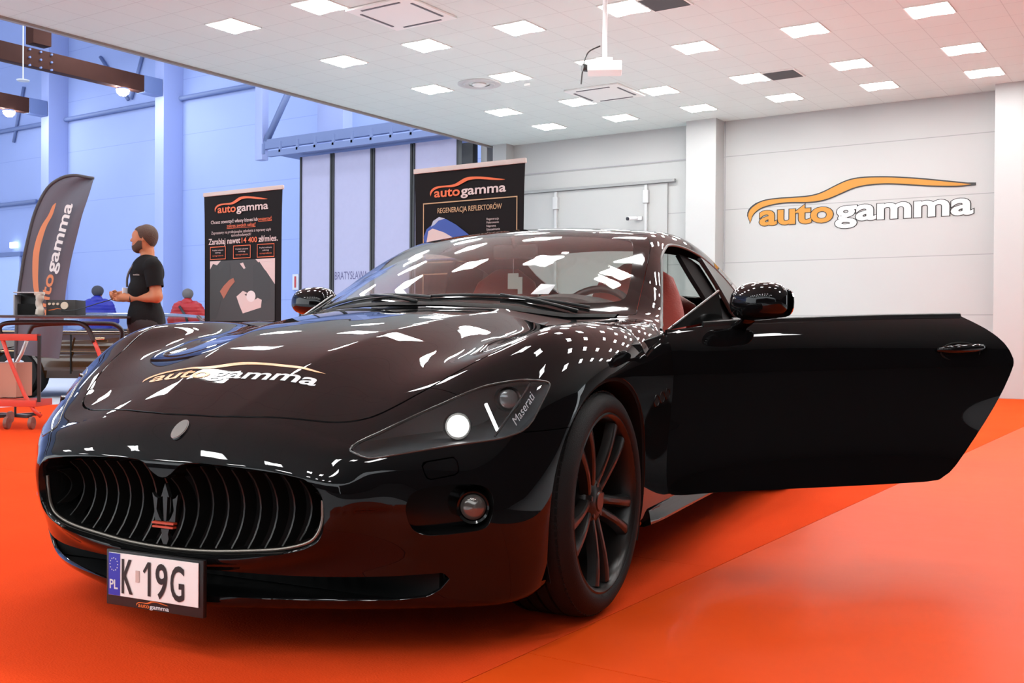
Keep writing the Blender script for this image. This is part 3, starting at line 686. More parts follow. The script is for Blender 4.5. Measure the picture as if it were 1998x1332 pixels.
HLAMP = [(-.272, .553), (-.266, .544), (-.234, .532), (-.185, .537), (-.135, .544), (-.027, .557), (.086, .567), (.13, .574), (.179, .587), (.214, .612), (.251, .657), (.284, .694), (.289, .706), (.277, .712), (.224, .717), (.183, .714), (.125, .705), (.095, .698), (.04, .681), (-.013, .661), (-.078, .637), (-.141, .612), (-.195, .589), (-.247, .568)]
FOG = [(-.15, .398), (-.148, .423), (-.135, .445), (-.089, .459), (-.01, .462), (.045, .456), (.07, .438), (.076, .406), (.068, .372), (.05, .348), (-.015, .340), (-.066, .337), (-.103, .339), (-.134, .357)]
WASH = [(-.109, .515), (-.099, .520), (-.025, .529), (-.017, .523), (-.013, .496), (-.021, .487), (-.089, .477), (-.100, .482)]
def F_top(poly, zmin): return lambda P: np.maximum(psdf(P[:, 0], P[:, 1], poly), zmin-P[:, 2])
def F_side(poly, ymin, sm=0): return lambda P: np.maximum(psdf(P[:, 0], P[:, 2], poly, sm), ymin-P[:, 1])
def F_corner(poly, sm=0): return lambda P: np.maximum(np.maximum(psdf(.776*P[:, 0]+.632*P[:, 1], P[:, 2], poly, sm), P[:, 0]+.1), .4-P[:, 1])
def F_front(poly): return lambda P: np.maximum(psdf(P[:, 1], P[:, 2], poly), P[:, 0]+.5)
def F_arch(cx, R): return lambda P: np.maximum(np.hypot(P[:, 0]-cx, P[:, 2]-.33)-R, .58-P[:, 1])
def cutp(pm, fn, gap=.0022):
    d = fn(pm.V); return clip(pm, d+gap), clip(pm, gap-d)
B = nets(); B = clip(B, -B.V[:, 1])
hood, B = cutp(B, F_top(crom(HOOD, 4, True), .5), .003)
ws, B = cutp(B, F_top(crom(WSCR, 4, True), .80), .0015)
rw, B = cutp(B, F_top(crom(RWIN, 4, True), .85), .0015)
lens, B = cutp(B, F_corner(HLAMP), .0018)
_, B = cutp(B, F_front(MOUTH), 0)
_, B = cutp(B, F_front(INTAKE), 0)
_, B = cutp(B, F_corner(FOG, 4), 0)
wash, B = cutp(B, F_corner(WASH), .0016)
_, B = cutp(B, F_arch(0, .383), 0)
_, B = cutp(B, F_arch(2.942, .383), 0)
BUMP = [(-1.5, -.5), (-.2, -.5), (-.2, .587), (-.45, .583), (-.50, .62), (-.53, .70), (-.60, .9), (-1.5, .9)]
bumper, B = cutp(B, lambda P: psdf(P[:, 0], P[:, 2], BUMP), .0012)
dlo, Bd = cutp(B, F_side(DLO, .45), .001)
door, Bd = cutp(Bd, F_side(DOOR, .45, 2), .0022)
DIV = [(2.03, 1.4), (2.03, 1.21), (2.22, .90), (5, .9), (5, 1.4)]
qtr, win = cutp(dlo, lambda P: psdf(P[:, 0], P[:, 2], DIV), .012)
PT = .010
shell('body_shell', both(Bd), PT, M['paint'], car, m2=M['headliner'])
shell('hood', both(hood), PT, M['paint'], car, m2=M['matte'])
bp_ = shell('front_bumper', both(bumper), PT, M['paint'], car, m2=M['matte'])
for sd, f in ((1, lambda p: p), (-1, mirror)):
    shell('headlamp_washer_cover', f(wash), .004, M['paint'], bp_)
glass, frit = cutp(both(ws), lambda P: psdf(P[:, 0], np.abs(P[:, 1]), crom(WSIN, 4, True)), 0)
wso = shell('windshield', glass, .004, M['ws'], car)
shell('glass_border', frit, .004, mat('black_ceramic_border', (.004, .004, .004), .06, spec=.25), wso)
shell('rear_window', both(rw), .004, M['tint'], car)
shell('quarter_window', qtr, .004, M['tint'], car); shell('quarter_window', mirror(qtr), .004, M['tint'], car)
shell('side_window', mirror(win), .004, M['tint'], car)
# window pillar between door glass and quarter glass
pil = clip(clip(dlo, psdf(dlo.V[:, 0], dlo.V[:, 2], DIV)-.012), -(psdf(dlo.V[:, 0], dlo.V[:, 2], DIV)+.012))
for sd, f in ((1, lambda p: p), (-1, mirror)):
    shell('window_divider', f(pil), .02, M['satin'], car)
trim_ = clip(dlo, -.07-psdf(dlo.V[:, 0], dlo.V[:, 2], DIV)); trim_ = clip(trim_, psdf(trim_.V[:, 0], trim_.V[:, 2], DIV)-.24)
for sd, f in ((1, lambda p: p), (-1, mirror)):
    shell('pillar_trim', f(trim_), .02, M['headliner'], car, lift=-.04)
# doors: outer skin with a flat inner trim board
def door_in(V, N):
    W = V.copy(); W[:, 1] = (np.abs(V[:, 1])-.018-np.maximum(0, np.abs(V[:, 1])-.82)*sstep(.72, .95, V[:, 0]))*np.sign(V[:, 1]); return W
HX, HY = .70, .865; DTH = math.radians(51)
def make_door(side):
    e = bpy.data.objects.new('door', None); COL.objects.link(e); e.parent = car; return e
dr = make_door(-1)
shell('door_panel', mirror(door), .03, M['paint'], dr, inner=door_in, m2=M['leather'])
dl = make_door(1)
rot = np.array([[math.cos(DTH), -math.sin(DTH)], [math.sin(DTH), math.cos(DTH)]])
def doorswing(o):   # swing every child of the left door about its hinge (car frame x, y are Blender y, x)
    T = Matrix.Translation((HY, HX, 0)) @ Matrix.Rotation(-DTH, 4, 'Z') @ Matrix.Translation((-HY, -HX, 0))
    o.matrix_local = T
dpl = shell('door_panel', door, .03, M['paint'], dl, inner=door_in, m2=M['leather'])
dl['label'] = 'open left door'
# belt seal and rail trims
def on_side(x, z, y0=.9):
    P = np.array([[a, y0, b] for a, b in zip(x, z)], float)
    for _ in range(12):
        v = f_body(*P.T); g = grad(P)[:, 1]; P[:, 1] = np.minimum(P[:, 1]-v/np.clip(g, .3, 2), tab_S(P[:, 0], np.maximum(P[:, 2], .2))+.01)
    return P
def on_top(x, y, z0=1.0, fn=None):
    P = np.array([[a, b, z0] for a, b in zip(x, y)], float); fn = fn or f_body
    for _ in range(14):
        v = fn(*P.T); g = grad(P, fn)[:, 2]; P[:, 2] -= v/np.clip(g, .3, 2)
    return P
def on_front(y, z, x0=-.8):
    P = np.array([[x0, a, b] for a, b in zip(y, z)], float)
    for _ in range(14):
        v = f_body(*P.T); g = grad(P)[:, 0]; P[:, 0] -= v/np.clip(g, -2, -.3)
    return P
def on_corner(s, z):
    """points of the front corner with 0.776x+0.632y = s at height z"""
    P = np.array([[.776*a-.632*.95, .632*a+.776*.95, b] for a, b in zip(s, z)], float); D = np.array([-.632, .776, 0])
    for _ in range(40):
        v = f_body(*P.T); g = grad(P)@D; P = P-D*(v/np.clip(g, .5, 2))[:, None]*.7
    return P
def car_mb(b, name, m, parent=car, smooth=40): return b.build(name, m, parent, smooth, swap=True)
def seam_tube(P, r, name, m, parent=car, closed=False, n=8):
    b = MB(); b.tube(list(P), r, n, closed); return car_mb(b, name, m, parent)
up = np.array([p for p in crom(DLO[:18], 4)])
for sd in (1, -1):
    P = on_side(up[:, 0], up[:, 1], .7); P[:, 1] -= .002; P[:, 1] *= sd
    seam_tube(P, .0065, 'window_seal', M['satin'])
for sd, par in ((1, dl), (-1, dr)):
    xs = np.linspace(.86, 1.965, 24); P = on_side(xs, np.interp(xs, [.8, 1.0, 1.6, 2.0], [.868, .883, .908, .918]), .85)
    P[:, 2] += .006; P[:, 1] -= .006; P[:, 1] *= sd
    b = MB(); b.tube(list(P), .009, 8, flat=1.3); car_mb(b, 'belt_seal', M['satin'], par)
    # grab handle
    b = MB(); hx = np.linspace(1.80, 2.01, 9); hz = np.linspace(.790, .802, 9); Q = on_side(hx, hz, .95)
    Q[:, 1] += .004+.030*np.sin(np.linspace(0, PI, 9))**.6; Q[:, 1] *= sd
    b.tube(list(Q), [.006, .010, .012, .0125, .0125, .0125, .012, .010, .006], 10, flat=1.25); h_ = car_mb(b, 'door_handle', M['paint'], par)
    b = MB(); c = on_side([1.90], [.782], .95)[0]; c[1] *= sd
    ring = [np.array([c[0]+.085*math.cos(a), (abs(c[1])+.0015)*sd, c[2]+.036*math.sin(a)]) for a in np.linspace(0, 2*PI, 28, endpoint=False)]
    b.tube(ring, .0035, 6, closed=True); car_mb(b, 'handle_recess', M['matte'], par)
    # sail triangle at the front of the window line
    pts = on_side([.735, .955, .955], [.868, .912, 1.0], .8); y_ = [pts[0][1]-.012, pts[1][1]-.012, pts[1][1]-.050]
    b = MB(); A = [np.array([.725, y_[0]*sd, .858]), np.array([.958, y_[1]*sd, .900]), np.array([.958, y_[2]*sd, 1.004])]
    V = A+[a-np.array([0, .014*sd, 0]) for a in A]
    b.add(V, [(0, 1, 2), (5, 4, 3), (0, 3, 4, 1), (1, 4, 5, 2), (2, 5, 3, 0)]); sl_ = car_mb(b, 'sail_panel', M['gloss'], par, None)
    b = MB(); b.tube([A[0]+np.array([0, .001*sd, .002]), A[2]+np.array([0, .001*sd, .004])], .004, 8); car_mb(b, 'sail_trim', M['grey_metal'], sl_)
def mirror_housing(sd, cx, cy, cz, par):
    o = bpy.data.objects.new('side_mirror', None); COL.objects.link(o); o.parent = par
    b = MB(); rings = []; n = 28
    # lofted outwards along y: rounded cap, flatter below, blunt rear face
    for t in np.linspace(-1, 1, 17):
        k = (1-abs(t)**2.6)**(1/2.4) if abs(t) < 1 else 0; k = max(k, .02)
        r = []
        for a in np.linspace(0, 2*PI, n, endpoint=False):
            ca, sa = math.cos(a), math.sin(a)
            fx = -.088*abs(ca)**.9 if ca < 0 else .070*abs(ca)**.55
            fz = .078*abs(sa)**.85 if sa > 0 else -.060*abs(sa)**.7
            r.append(np.array([cx+fx*k*(1-.12*t)+.012*t, (cy+.118*t)*sd, cz+fz*(k*.92+.08*(k > .1))*(1-.10*t)+.004*t]))
        rings.append(r)
    b.loft(rings); car_mb(b, 'mirror_cap', M['paint'], o, True)
    b = MB(); c = np.array([cx+.071, cy*sd, cz+.002])
    poly = [(.098*math.copysign(abs(math.cos(a))**.7, math.cos(a)), .052*math.copysign(abs(math.sin(a))**.7, math.sin(a))) for a in np.linspace(0, 2*PI, 24, endpoint=False)]
    b.prism(poly, .003, (c, (0, 1, 0), (0, 0, 1), (1, 0, 0))); car_mb(b, 'mirror_glass', M['chrome'], o, None)
    b = MB(); b.tube([(cx-.01, (cy-.06)*sd, cz-.045), (cx-.01, (cy-.10)*sd, cz-.065), (cx-.02, (cy-.15)*sd, cz-.085), (cx-.03, (cy-.20)*sd, cz-.10)], [.030, .028, .032, .042], 14, flat=.55)
    car_mb(b, 'mirror_foot', M['paint'], o, True); return o
mirror_housing(1, 1.02, .985, .955, dl); mirror_housing(-1, 1.09, .955, .975, dr)
doorswing(dl)
# ---- front: grille mouth, slats, badge
mo = np.array(crom(MOUTH, 2, True)); P = on_front(mo[:, 0], mo[:, 1]); cz = np.array([0, 0, .39])
b = MB(); rings = []
for dx, sc_ in ((-.001, 1.0), (.012, .985), (.05, .955), (.10, .94)):
    Q = P.copy(); Q[:, 1] *= sc_; Q[:, 2] = .388+(Q[:, 2]-.388)*(sc_ if sc_ == 1 else sc_-.03); Q[:, 0] += dx; rings.append(list(Q))
b.loft(rings, cap=False); gs = car_mb(b, 'grille_surround', M['gloss'], car, 50)
lowr = [p for p in crom([(-.478, .43), (-.475, .38), (-.462, .345), (-.435, .322), (-.37, .303), (-.28, .290), (-.14, .277), (0, .273), (.14, .277), (.28, .290), (.37, .303), (.435, .322), (.462, .345), (.475, .38), (.478, .43)], 4)]
Q = on_front([p[0]*.99 for p in lowr], [p[1] for p in lowr]); Q[:, 0] += .022
seam_tube(Q, .0045, 'grille_trim', mat('dark_trim_metal', (.16, .14, .12), .3, .8), gs)
def slat(y):
    topz = np.interp(abs(y), [0, .05, .09, .36, .43, .48], [.455, .485, .492, .482, .468, .43]); botz = np.interp(abs(y), [0, .28, .37, .44, .48], [.275, .292, .306, .335, .37])
    b = MB(); zz = np.linspace(botz, topz, 9); t = np.linspace(0, 1, 9); xf = on_front([y], [.40])[0][0]
    V = []; F = []
    for z, u in zip(zz, t):
        x0 = xf+.030+.050*math.sin(PI*u)**.8; yy = y*.97
        for dx, dy in ((0, -.0025), (0, .0025), (.045, .0035), (.045, -.0035)): V.append((x0+dx, yy+dy, z))
    for i in range(8):
        for k in range(4): F.append((i*4+k, i*4+(k+1) % 4, i*4+4+(k+1) % 4, i*4+4+k))
    F += [(0, 1, 2, 3), (35, 34, 33, 32)]; b.add(V, F); return car_mb(b, 'grille_slat', mat('dark_slat', (.010, .0095, .009), .4, .3), gs, 40)
for i in range(19): slat(-.459+.051*i)
b = MB(); b.box((-.66, 0, .385), (.01, .96, .27)); car_mb(b, 'grille_backing', M['matte'], gs, None)
# trident badge in the grille
xf = on_front([0], [.40])[0][0]+.008; dm = mat('dark_badge_metal', (.05, .05, .05), .25, .8)
b = MB(); fr = ((xf, 0, 0), (0, 1, 0), (0, 0, 1), (1, 0, 0))
b.prism([(-.004, .345), (.004, .345), (.008, .41), (.014, .408), (0, .444), (-.014, .408), (-.008, .41)], .012, fr)
for s_ in (-1, 1):
    b.prism([(s_*.012, .345), (s_*.034, .345), (s_*.038, .385), (s_*.044, .418), (s_*.036, .408), (s_*.026, .404), (s_*.030, .375), (s_*.020, .355)], .012, fr)
b.prism([(-.014, .325), (.014, .325), (.010, .312), (.013, .300), (.006, .285), (-.006, .285), (-.013, .300), (-.010, .312)], .012, fr)
tb = car_mb(b, 'trident_badge', dm, gs, None)
b = MB(); b.box((xf-.002, 0, .341), (.014, .074, .005)); b.box((xf-.002, 0, .331), (.014, .070, .005)); car_mb(b, 'badge_stripe', mat('badge_red', (.45, .05, .02), .4), tb, None)
# oval nose badge
c = on_front([.006], [.580])[0]; g = grad(c[None])[0]; g /= np.linalg.norm(g); e1 = np.cross(g, [0, 0, 1.]); e1 /= np.linalg.norm(e1); e2 = np.cross(e1, g)
for nm, r1, r2, h0, h1, m_ in (('nose_badge', .0225, .033, -.004, .004, M['chrome']), ('badge_face', .0195, .030, .004, .0055, mat('badge_grey', (.20, .18, .17), .45))):
    b = MB(); b.prism([(r1*math.cos(a), r2*math.sin(a)) for a in np.linspace(0, 2*PI, 32, endpoint=False)], h1-h0, (c+g*h0, e1, e2, g)); o_ = car_mb(b, nm, m_, nb if nm == 'badge_face' else bp_, None); nb = o_
# lower intake duct and splitter lip
b = MB(); b.box((-.60, 0, .20), (.02, 1.36, .10)); car_mb(b, 'intake_backing', M['matte'], bp_, None)
b = MB(); ys = np.linspace(-.66, .66, 50); P = on_front(ys, np.full(50, .200)); V = []
# number plate on its holder, hung low on the bumper
PX, PZ = -.905, .2025
pl = bpy.data.objects.new('number_plate', None); COL.objects.link(pl); pl.parent = car
b = MB(); b.box((PX+.012, 0, PZ-.010), (.014, .330, .146), bev=.004); b.box((PX+.04, 0, PZ), (.05, .12, .04)); ph = car_mb(b, 'plate_holder', M['satin'], pl, 40)
def pfn(off): return lambda x, y: np.stack([np.full(len(x), PX-off), np.asarray(x, float), np.asarray(y, float)+PZ], 1)
b = MB(); b.box((PX+.002, 0, PZ), (.003, .305, .112), bev=.001); car_mb(b, 'plate_sheet', mat('plate_white', (.80, .74, .72), .35), pl, None)
b = MB(); b.box((PX+.0008, -.1315, PZ), (.003, .040, .110)); car_mb(b, 'plate_blue_band', mat('plate_blue', (.02, .03, .38), .4), pl, None)
b = MB(); f_ = pfn(.0012)
fit_text(b, 'K', -.105, -.066, -.045, .088, f_, .018); b.add(f_([-.0145, -.0045, -.0045, -.0145], [-.045, -.045, .043, .043]), [(0, 1, 2, 3)]); b.add(f_([-.0145, -.0145, -.026, -.031], [.043, .028, .012, .018]), [(0, 1, 2, 3)])
fit_text(b, '9', .012, .052, -.045, .088, f_, .015); fit_text(b, 'G', .062, .108, -.045, .088, f_, .015)
b = car_mb(b, 'plate_characters', M['blackprint'], pl, None)
b = MB(); fit_text(b, 'PL', -.147, -.118, -.038, .024, pfn(.0012), .02); V = []
for k in range(12):
    a = 2*PI*k/12; cy_, cz_ = -.1325+.0135*math.cos(a), .026+.0165*math.sin(a)
    b.prism([(cy_+.0016*math.cos(q), cz_+.0018*math.sin(q)) for q in np.linspace(0, 2*PI, 6, endpoint=False)], .0006, ((PX-.0009, 0, PZ), (0, 1, 0), (0, 0, 1), (-1, 0, 0)))
car_mb(b, 'plate_band_print', M['white'], pl, None)
b = MB(); b.box((PX-.0005, -.050, PZ+.002), (.002, .013, .030), bev=.0008); car_mb(b, 'plate_sticker', mat('sticker_pale', (.55, .40, .36), .5), pl, None)
lf = lambda x, y: np.stack([np.full(len(x), PX+.004), -.052+.105*np.asarray(x), PZ-.078+.105*np.asarray(y)], 1)
logo(lambda x, y: lf(x, y)[:, [1, 0, 2]], ph, M['orange'], M['white'], 'holder_print')
# word mark on the bonnet
def hood_fn(x, y):
    # logo across the bonnet: left end towards the car's right
    yy = -.318+.60*np.asarray(x); xx = -.598-.55*(np.asarray(y))-.0*yy
    xx = -.600+.46*np.asarray(y)-.03*np.asarray(x)*0
    P = on_top(xx, yy, .75); g = grad(P); g /= np.linalg.norm(g, axis=1)[:, None]; return P+g*.0012
logo(lambda x, y: hood_fn(x, y)[:, [1, 0, 2]], car, mat('decal_orange', (.80, .36, .16), .3), M['white'], 'bonnet_sticker')
# headlamps
chr_dark = mat('lamp_reflector', (.10, .10, .10), .25, .7)
for sd, f in ((1, lambda p: p), (-1, mirror)):
    hl = bpy.data.objects.new('headlight', None); COL.objects.link(hl); hl.parent = car
    if sd == 1: hl['label'] = 'lit left headlight'
    shell('headlight_lens', f(lens), .003, M['lens'], hl)
    dirv = np.array([.632, -.776, 0])*np.array([1, sd, 1])
    shell('headlight_housing', f(lens), .0, mat('lamp_housing_black', (.075, .075, .078), .3), hl, inner=lambda V, N: V+dirv*.075+(np.array([.776*-.02, .632*-.02*sd, .62])-V)*np.array([.12, .12, .22]), inner_only=True)
    def lamp_at(s, z, r, depth, name, m_, ring=True):
        c = on_corner([s], [z])[0]*np.array([1, sd, 1]); fwd = np.array([-.80, .60*sd, .06]); fwd /= np.linalg.norm(fwd); c = c-fwd*depth
        e1 = np.cross(fwd, [0, 0, 1.]); e1 /= np.linalg.norm(e1); e2 = np.cross(e1, fwd); T = np.eye(4); T[:3, 0] = e1; T[:3, 1] = e2; T[:3, 2] = fwd; T[:3, 3] = c
        b = MB(); b.lathe([(0.0001, r*.35)]+[(r*math.sin(a), r*.35*math.cos(a)) for a in np.linspace(.15, PI/2, 9)]+[(r, -.02), (0.0001, -.02)], 32, T)
        o = car_mb(b, name, m_, hl, True)
        if ring:
            b = MB(); b.lathe([(r*1.02, .004), (r*1.22, .010), (r*1.25, -.03), (r*1.02, -.03)], 32, T, closed=True); car_mb(b, name+'_ring', M['gloss'], hl, 40)
        return o
    lamp_at(.004, .603, .028, .020, 'projector_lamp', mat('lit_lamp_glass', (.8, .8, .8), .1, emit=(1, .96, .9), es=4) if sd == 1 else M['chrome'])
    lamp_at(.160, .668, .027, .026, 'main_beam_lamp', mat('ribbed_lamp_glass', (.20, .20, .20), .15, .6))
    q = on_corner([.10, .115], [.655, .588])*np.array([1, sd, 1]); q = q+dirv*.022
    b = MB(); b.tube([q[0], q[1]], .0045, 8); car_mb(b, 'slim_bar', mat('emissive_bar', (.9, .9, .9), .2, emit=(1, 1, 1), es=2.2) if sd == 1 else M['chrome'], hl)  # slim bar, emissive on the left side and chrome on the right
    q = on_corner(np.linspace(.235, .10, 12), np.linspace(.708, .575, 12))*np.array([1, sd, 1])+dirv*.012
    b = MB(); b.tube(list(q), .0035, 8); car_mb(b, 'lamp_divider', chr_dark, hl)
    if sd == 1:
        V, F = text_geo('Maserati', .0, .3); n_ = (V-[V[:, 0].min(), 0])/np.ptp(V[:, 0])
        a0, a1 = np.array([.163, .600]), np.array([.236, .674]); d_ = (a1-a0); pp = np.array([-d_[1], d_[0]])
        st = a0+np.outer(n_[:, 0], d_)+np.outer(n_[:, 1], pp)*.95
        P = on_corner(st[:, 0], st[:, 1])+dirv*.004; mb_ = MB(); mb_.add(P, F); car_mb(mb_, 'lamp_script', M['white'], hl, None)
    q = np.array(crom(HLAMP, 2, True)); P = on_corner(q[:, 0], q[:, 1])*np.array([1, sd, 1])+dirv*.0005
    b = MB(); b.tube(list(P), .0028, 6, closed=True); car_mb(b, 'lens_edge_highlight', mat('edge_highlight_grey', (.10, .10, .10), .15, .6), hl, True)  # thin added tube imitating bright reflections along the lens edge
    # fog lamp niche
    poly = np.array(crom(FOG, 4, True)); P = on_corner(poly[:, 0], poly[:, 1])*np.array([1, sd, 1]); rings = [list(P)]
    c_ = P.mean(0)
    for k_, dd in ((.97, .012), (.93, .055), (.9, .07)):
        rings.append([c_+(p-c_)*k_+dirv*dd for p in P])
    b = MB(); b.loft(rings, cap=False); b.F.append(tuple(range(3*len(P), 4*len(P)))); b.mi.append(0); fn_ = car_mb(b, 'fog_lamp_niche', M['gloss'], bp_, 50)
    c = on_corner([.028], [.400])[0]*np.array([1, sd, 1])+dirv*.022; fwd = np.array([-.90, .42*sd, .0]); fwd /= np.linalg.norm(fwd); e1 = np.cross(fwd, [0, 0, 1.]); e2 = np.cross(e1, fwd); T = np.eye(4); T[:3, 0] = e1; T[:3, 1] = e2; T[:3, 2] = fwd; T[:3, 3] = c
    b = MB(); b.lathe([(.0001, .012), (.02, .010), (.031, .003), (.034, -.005), (.034, -.05), (.0001, -.05)], 32, T); fl_ = car_mb(b, 'fog_lamp', mat('fog_lamp_glass', (.14, .13, .12), .12, .6), fn_, True)
    b = MB(); b.lathe([(.035, .002), (.041, .006), (.043, -.04), (.035, -.04)], 32, T, closed=True); car_mb(b, 'fog_lamp_ring', M['gloss'], fl_, 40)
# three small vents behind each front wheel
for sd in (1, -1):
    for k in range(3):
        c = on_side([.455+.075*k], [.618+.008*k], .95)[0]; c[1] *= sd
        b = MB(); ring = [np.array([c[0]+.028*math.cos(a), c[1]+.001*sd, c[2]+.019*math.sin(a)]) for a in np.linspace(0, 2*PI, 24, endpoint=False)]
        b.tube(ring, .003, 8, closed=True); v_ = car_mb(b, 'fender_vent', M['gloss'], car, True)
        b = MB(); b.prism([(.027*math.cos(a), .018*math.sin(a)) for a in np.linspace(0, 2*PI, 20, endpoint=False)], .002, (c-np.array([0, .001*sd, 0]), (1, 0, 0), (0, 0, 1), (0, sd, 0))); car_mb(b, 'vent_mesh', M['matte'], v_, None)
# side skirts below the doors
for sd in (1, -1):
    xs = np.linspace(.44, 2.5, 30); R = []
    for x in xs:
        y = on_side([x], [.24], .9)[0][1]; w = .5-.5*math.cos(min(1, (x-.44)/.12)*PI) if x < .56 else 1
        R.append([np.array([x, yy*sd, zz]) for yy, zz in ((y-.03, .262), (y+.003, .254), (y+.008, .240), (y+.012+.008*w, .214), (y+.014+.008*w, .202), (y-.01, .192), (y-.10, .192), (y-.10, .25))])
    b = MB(); b.loft(R); car_mb(b, 'side_skirt', M['paint'], car, 30)
# wheel arch liners
for cx in (0, 2.942):
    for sd in (1, -1):
        b = MB(); R = []
        for a in np.linspace(-.45, PI+.45, 40):
            x, z = cx+.384*math.cos(a), .33+.384*math.sin(a); ys_ = on_side([x], [max(z, .24)], .93)[0][1]
            R.append([np.array([x, (ys_-.002)*sd, z]), np.array([x-.012*math.cos(a), (ys_-.006)*sd, z-.012*math.sin(a)]), np.array([x-.012*math.cos(a), (ys_-.03)*sd, z-.012*math.sin(a)]), np.array([x+.02*math.cos(a), .56*sd, z+.02*math.sin(a)])])
        b.loft(R, closed=False, cap=False); car_mb(b, 'wheel_arch_liner', mat('arch_liner', (.006, .006, .006), .8, spec=.1), car, 40)
# rear lamps and exhausts
for sd in (1, -1):
    b = MB(); xx = 3.98-.10*.66**2-.55*.21**2
    V, F = [], []
    b.box((3.925, .70*sd, .80), (.06, .26, .11), R=np.array([[math.cos(.42*sd), math.sin(.42*sd), 0], [-math.sin(.42*sd), math.cos(.42*sd), 0], [0, 0, 1]]), bev=.02)
    car_mb(b, 'tail_light', mat('tail_light_red', (.35, .01, .01), .1), car, 40)
    b = MB(); b.tube([(3.80, .50*sd, .27), (4.0, .50*sd, .27)], .05, 20); car_mb(b, 'exhaust_tip', M['chrome'], car, True)
# ---------------------------------------------------------------- wheels
def make_wheel(cx, sd):
    """wheel thing part: tyre, rim, spokes, disc; outer face at y = .905*sd"""
    w = bpy.data.objects.new('wheel', None); COL.objects.link(w); w.parent = car
    w.location = (.905*sd, cx, .340)
    if sd < 0: w.rotation_euler = (0, 0, PI)
    # local frame: Blender X = outwards, so lathe axis (z) -> X
    T = np.array([[0, 0, 1, 0], [1, 0, 0, 0], [0, 1, 0, 0], [0, 0, 0, 1.]])
    b = MB(); R = .339
    prof = [(.262, -.012), (.270, .004), (.285, .010), (.302, .008), (.318, -.002), (.330, -.020), (R-.002, -.038)]
    y = -.038
    for gx in (-.075, -.115, -.155, -.195):
        prof += [(R, gx+.016), (R, gx+.005), (R-.008, gx+.004), (R-.008, gx-.003), (R, gx-.004)]
    prof += [(R-.002, -.215), (.330, -.232), (.310, -.246), (.285, -.248), (.262, -.235)]
    b.lathe(prof, 96, T); ty = mesh('tyre', b.V, b.F, M['rubber'], w, 50, fix=True)
    # shoulder blocks around the tread edge
    b = MB()
    for k in range(100):
        a = 2*PI*k/100; c, s_ = math.cos(a), math.sin(a)
        Rm = np.array([[1, 0, 0], [0, c, -s_], [0, s_, c]])
        b.box(Rm@np.array([-.030, 0, R-.0105]), (.022, .016, .008), R=Rm)
    mesh('tread_blocks', b.V, b.F, M['rubber'], ty, None, fix=True)
    b = MB(); b.lathe([(.266, -.004), (.268, .002), (.262, .004), (.254, -.002), (.249, -.014), (.245, -.04), (.236, -.10), (.236, -.2), (.250, -.23), (.262, -.235)], 96, T); mesh('rim', b.V, b.F, M['rim'], w, 50, fix=True)
    # five twin spokes
    for k in range(5):
        b = MB()
        for sgn in (-1, 1):
            a0 = 2*PI*k/5-PI/2; pts = []; ws_ = []
            for t in np.linspace(0, 1, 9):
                r = .050+t*.196; off = sgn*(.018+.026*t**1.2); da = off/r
                pts.append(np.array([-.036+.030*math.sin(t*PI*.5)-.004*t, r*math.cos(a0+da), r*math.sin(a0+da)])); ws_.append(.0180-.0040*math.sin(t*PI)+.004*t)
            V = []; F = []
            for i, (p, wd_) in enumerate(zip(pts, ws_)):
                q = pts[min(i+1, 8)]-pts[max(i-1, 0)]; q /= np.linalg.norm(q); n_ = np.cross(q, [1, 0, 0]); n_ /= np.linalg.norm(n_)
                for dx, dn in ((0, -.75), (.004, -.35), (.004, .35), (0, .75), (-.026, 1.05), (-.026, -1.05)): V.append(p+np.array([dx, 0, 0])+n_*wd_*dn)
            for i in range(8):
                for j in range(6): F.append((i*6+j, i*6+(j+1) % 6, i*6+6+(j+1) % 6, i*6+6+j))
            F += [tuple(range(6))[::-1], tuple(48+j for j in range(6))]; b.add(V, F)
        mesh('spoke', b.V, b.F, M['rim'], w, 30, fix=True)
    b = MB(); b.lathe([(.0001, -.018), (.026, -.018), (.030, -.022), (.034, -.022), (.062, -.034), (.070, -.045), (.070, -.09), (.0001, -.09)], 48, T); hb = mesh('hub', b.V, b.F, M['rim'], w, 40, fix=True)
    b = MB()
    for k in range(5):
        a = 2*PI*(k+.5)/5-PI/2; b.cyl((-.045, .047*math.cos(a), .047*math.sin(a)), (-.026, .047*math.cos(a), .047*math.sin(a)), .008, 10)
    mesh('wheel_bolts', b.V, b.F, M['satin'], hb, 40, fix=True)
    b = MB(); b.lathe([(.0001, -.115), (.178, -.115), (.178, -.145), (.0001, -.145)], 48, T); mesh('brake_disc', b.V, b.F, M['disc'], w, 40, fix=True)
    b = MB(); R_ = []
    for a in np.linspace(-.5, .6, 10):
        a += PI if cx == 0 else PI; c, s_ = math.cos(a), math.sin(a)
        R_.append([np.array([x, r*c, r*s_]) for x, r in ((-.085, .120), (-.085, .192), (-.165, .192), (-.165, .120))])
    b.loft(R_); mesh('brake_caliper', b.V, b.F, mat('caliper_dark', (.03, .03, .03), .35), w, 40, fix=True)
    return w
make_wheel(0, 1); make_wheel(0, -1); make_wheel(2.942, 1); make_wheel(2.942, -1)
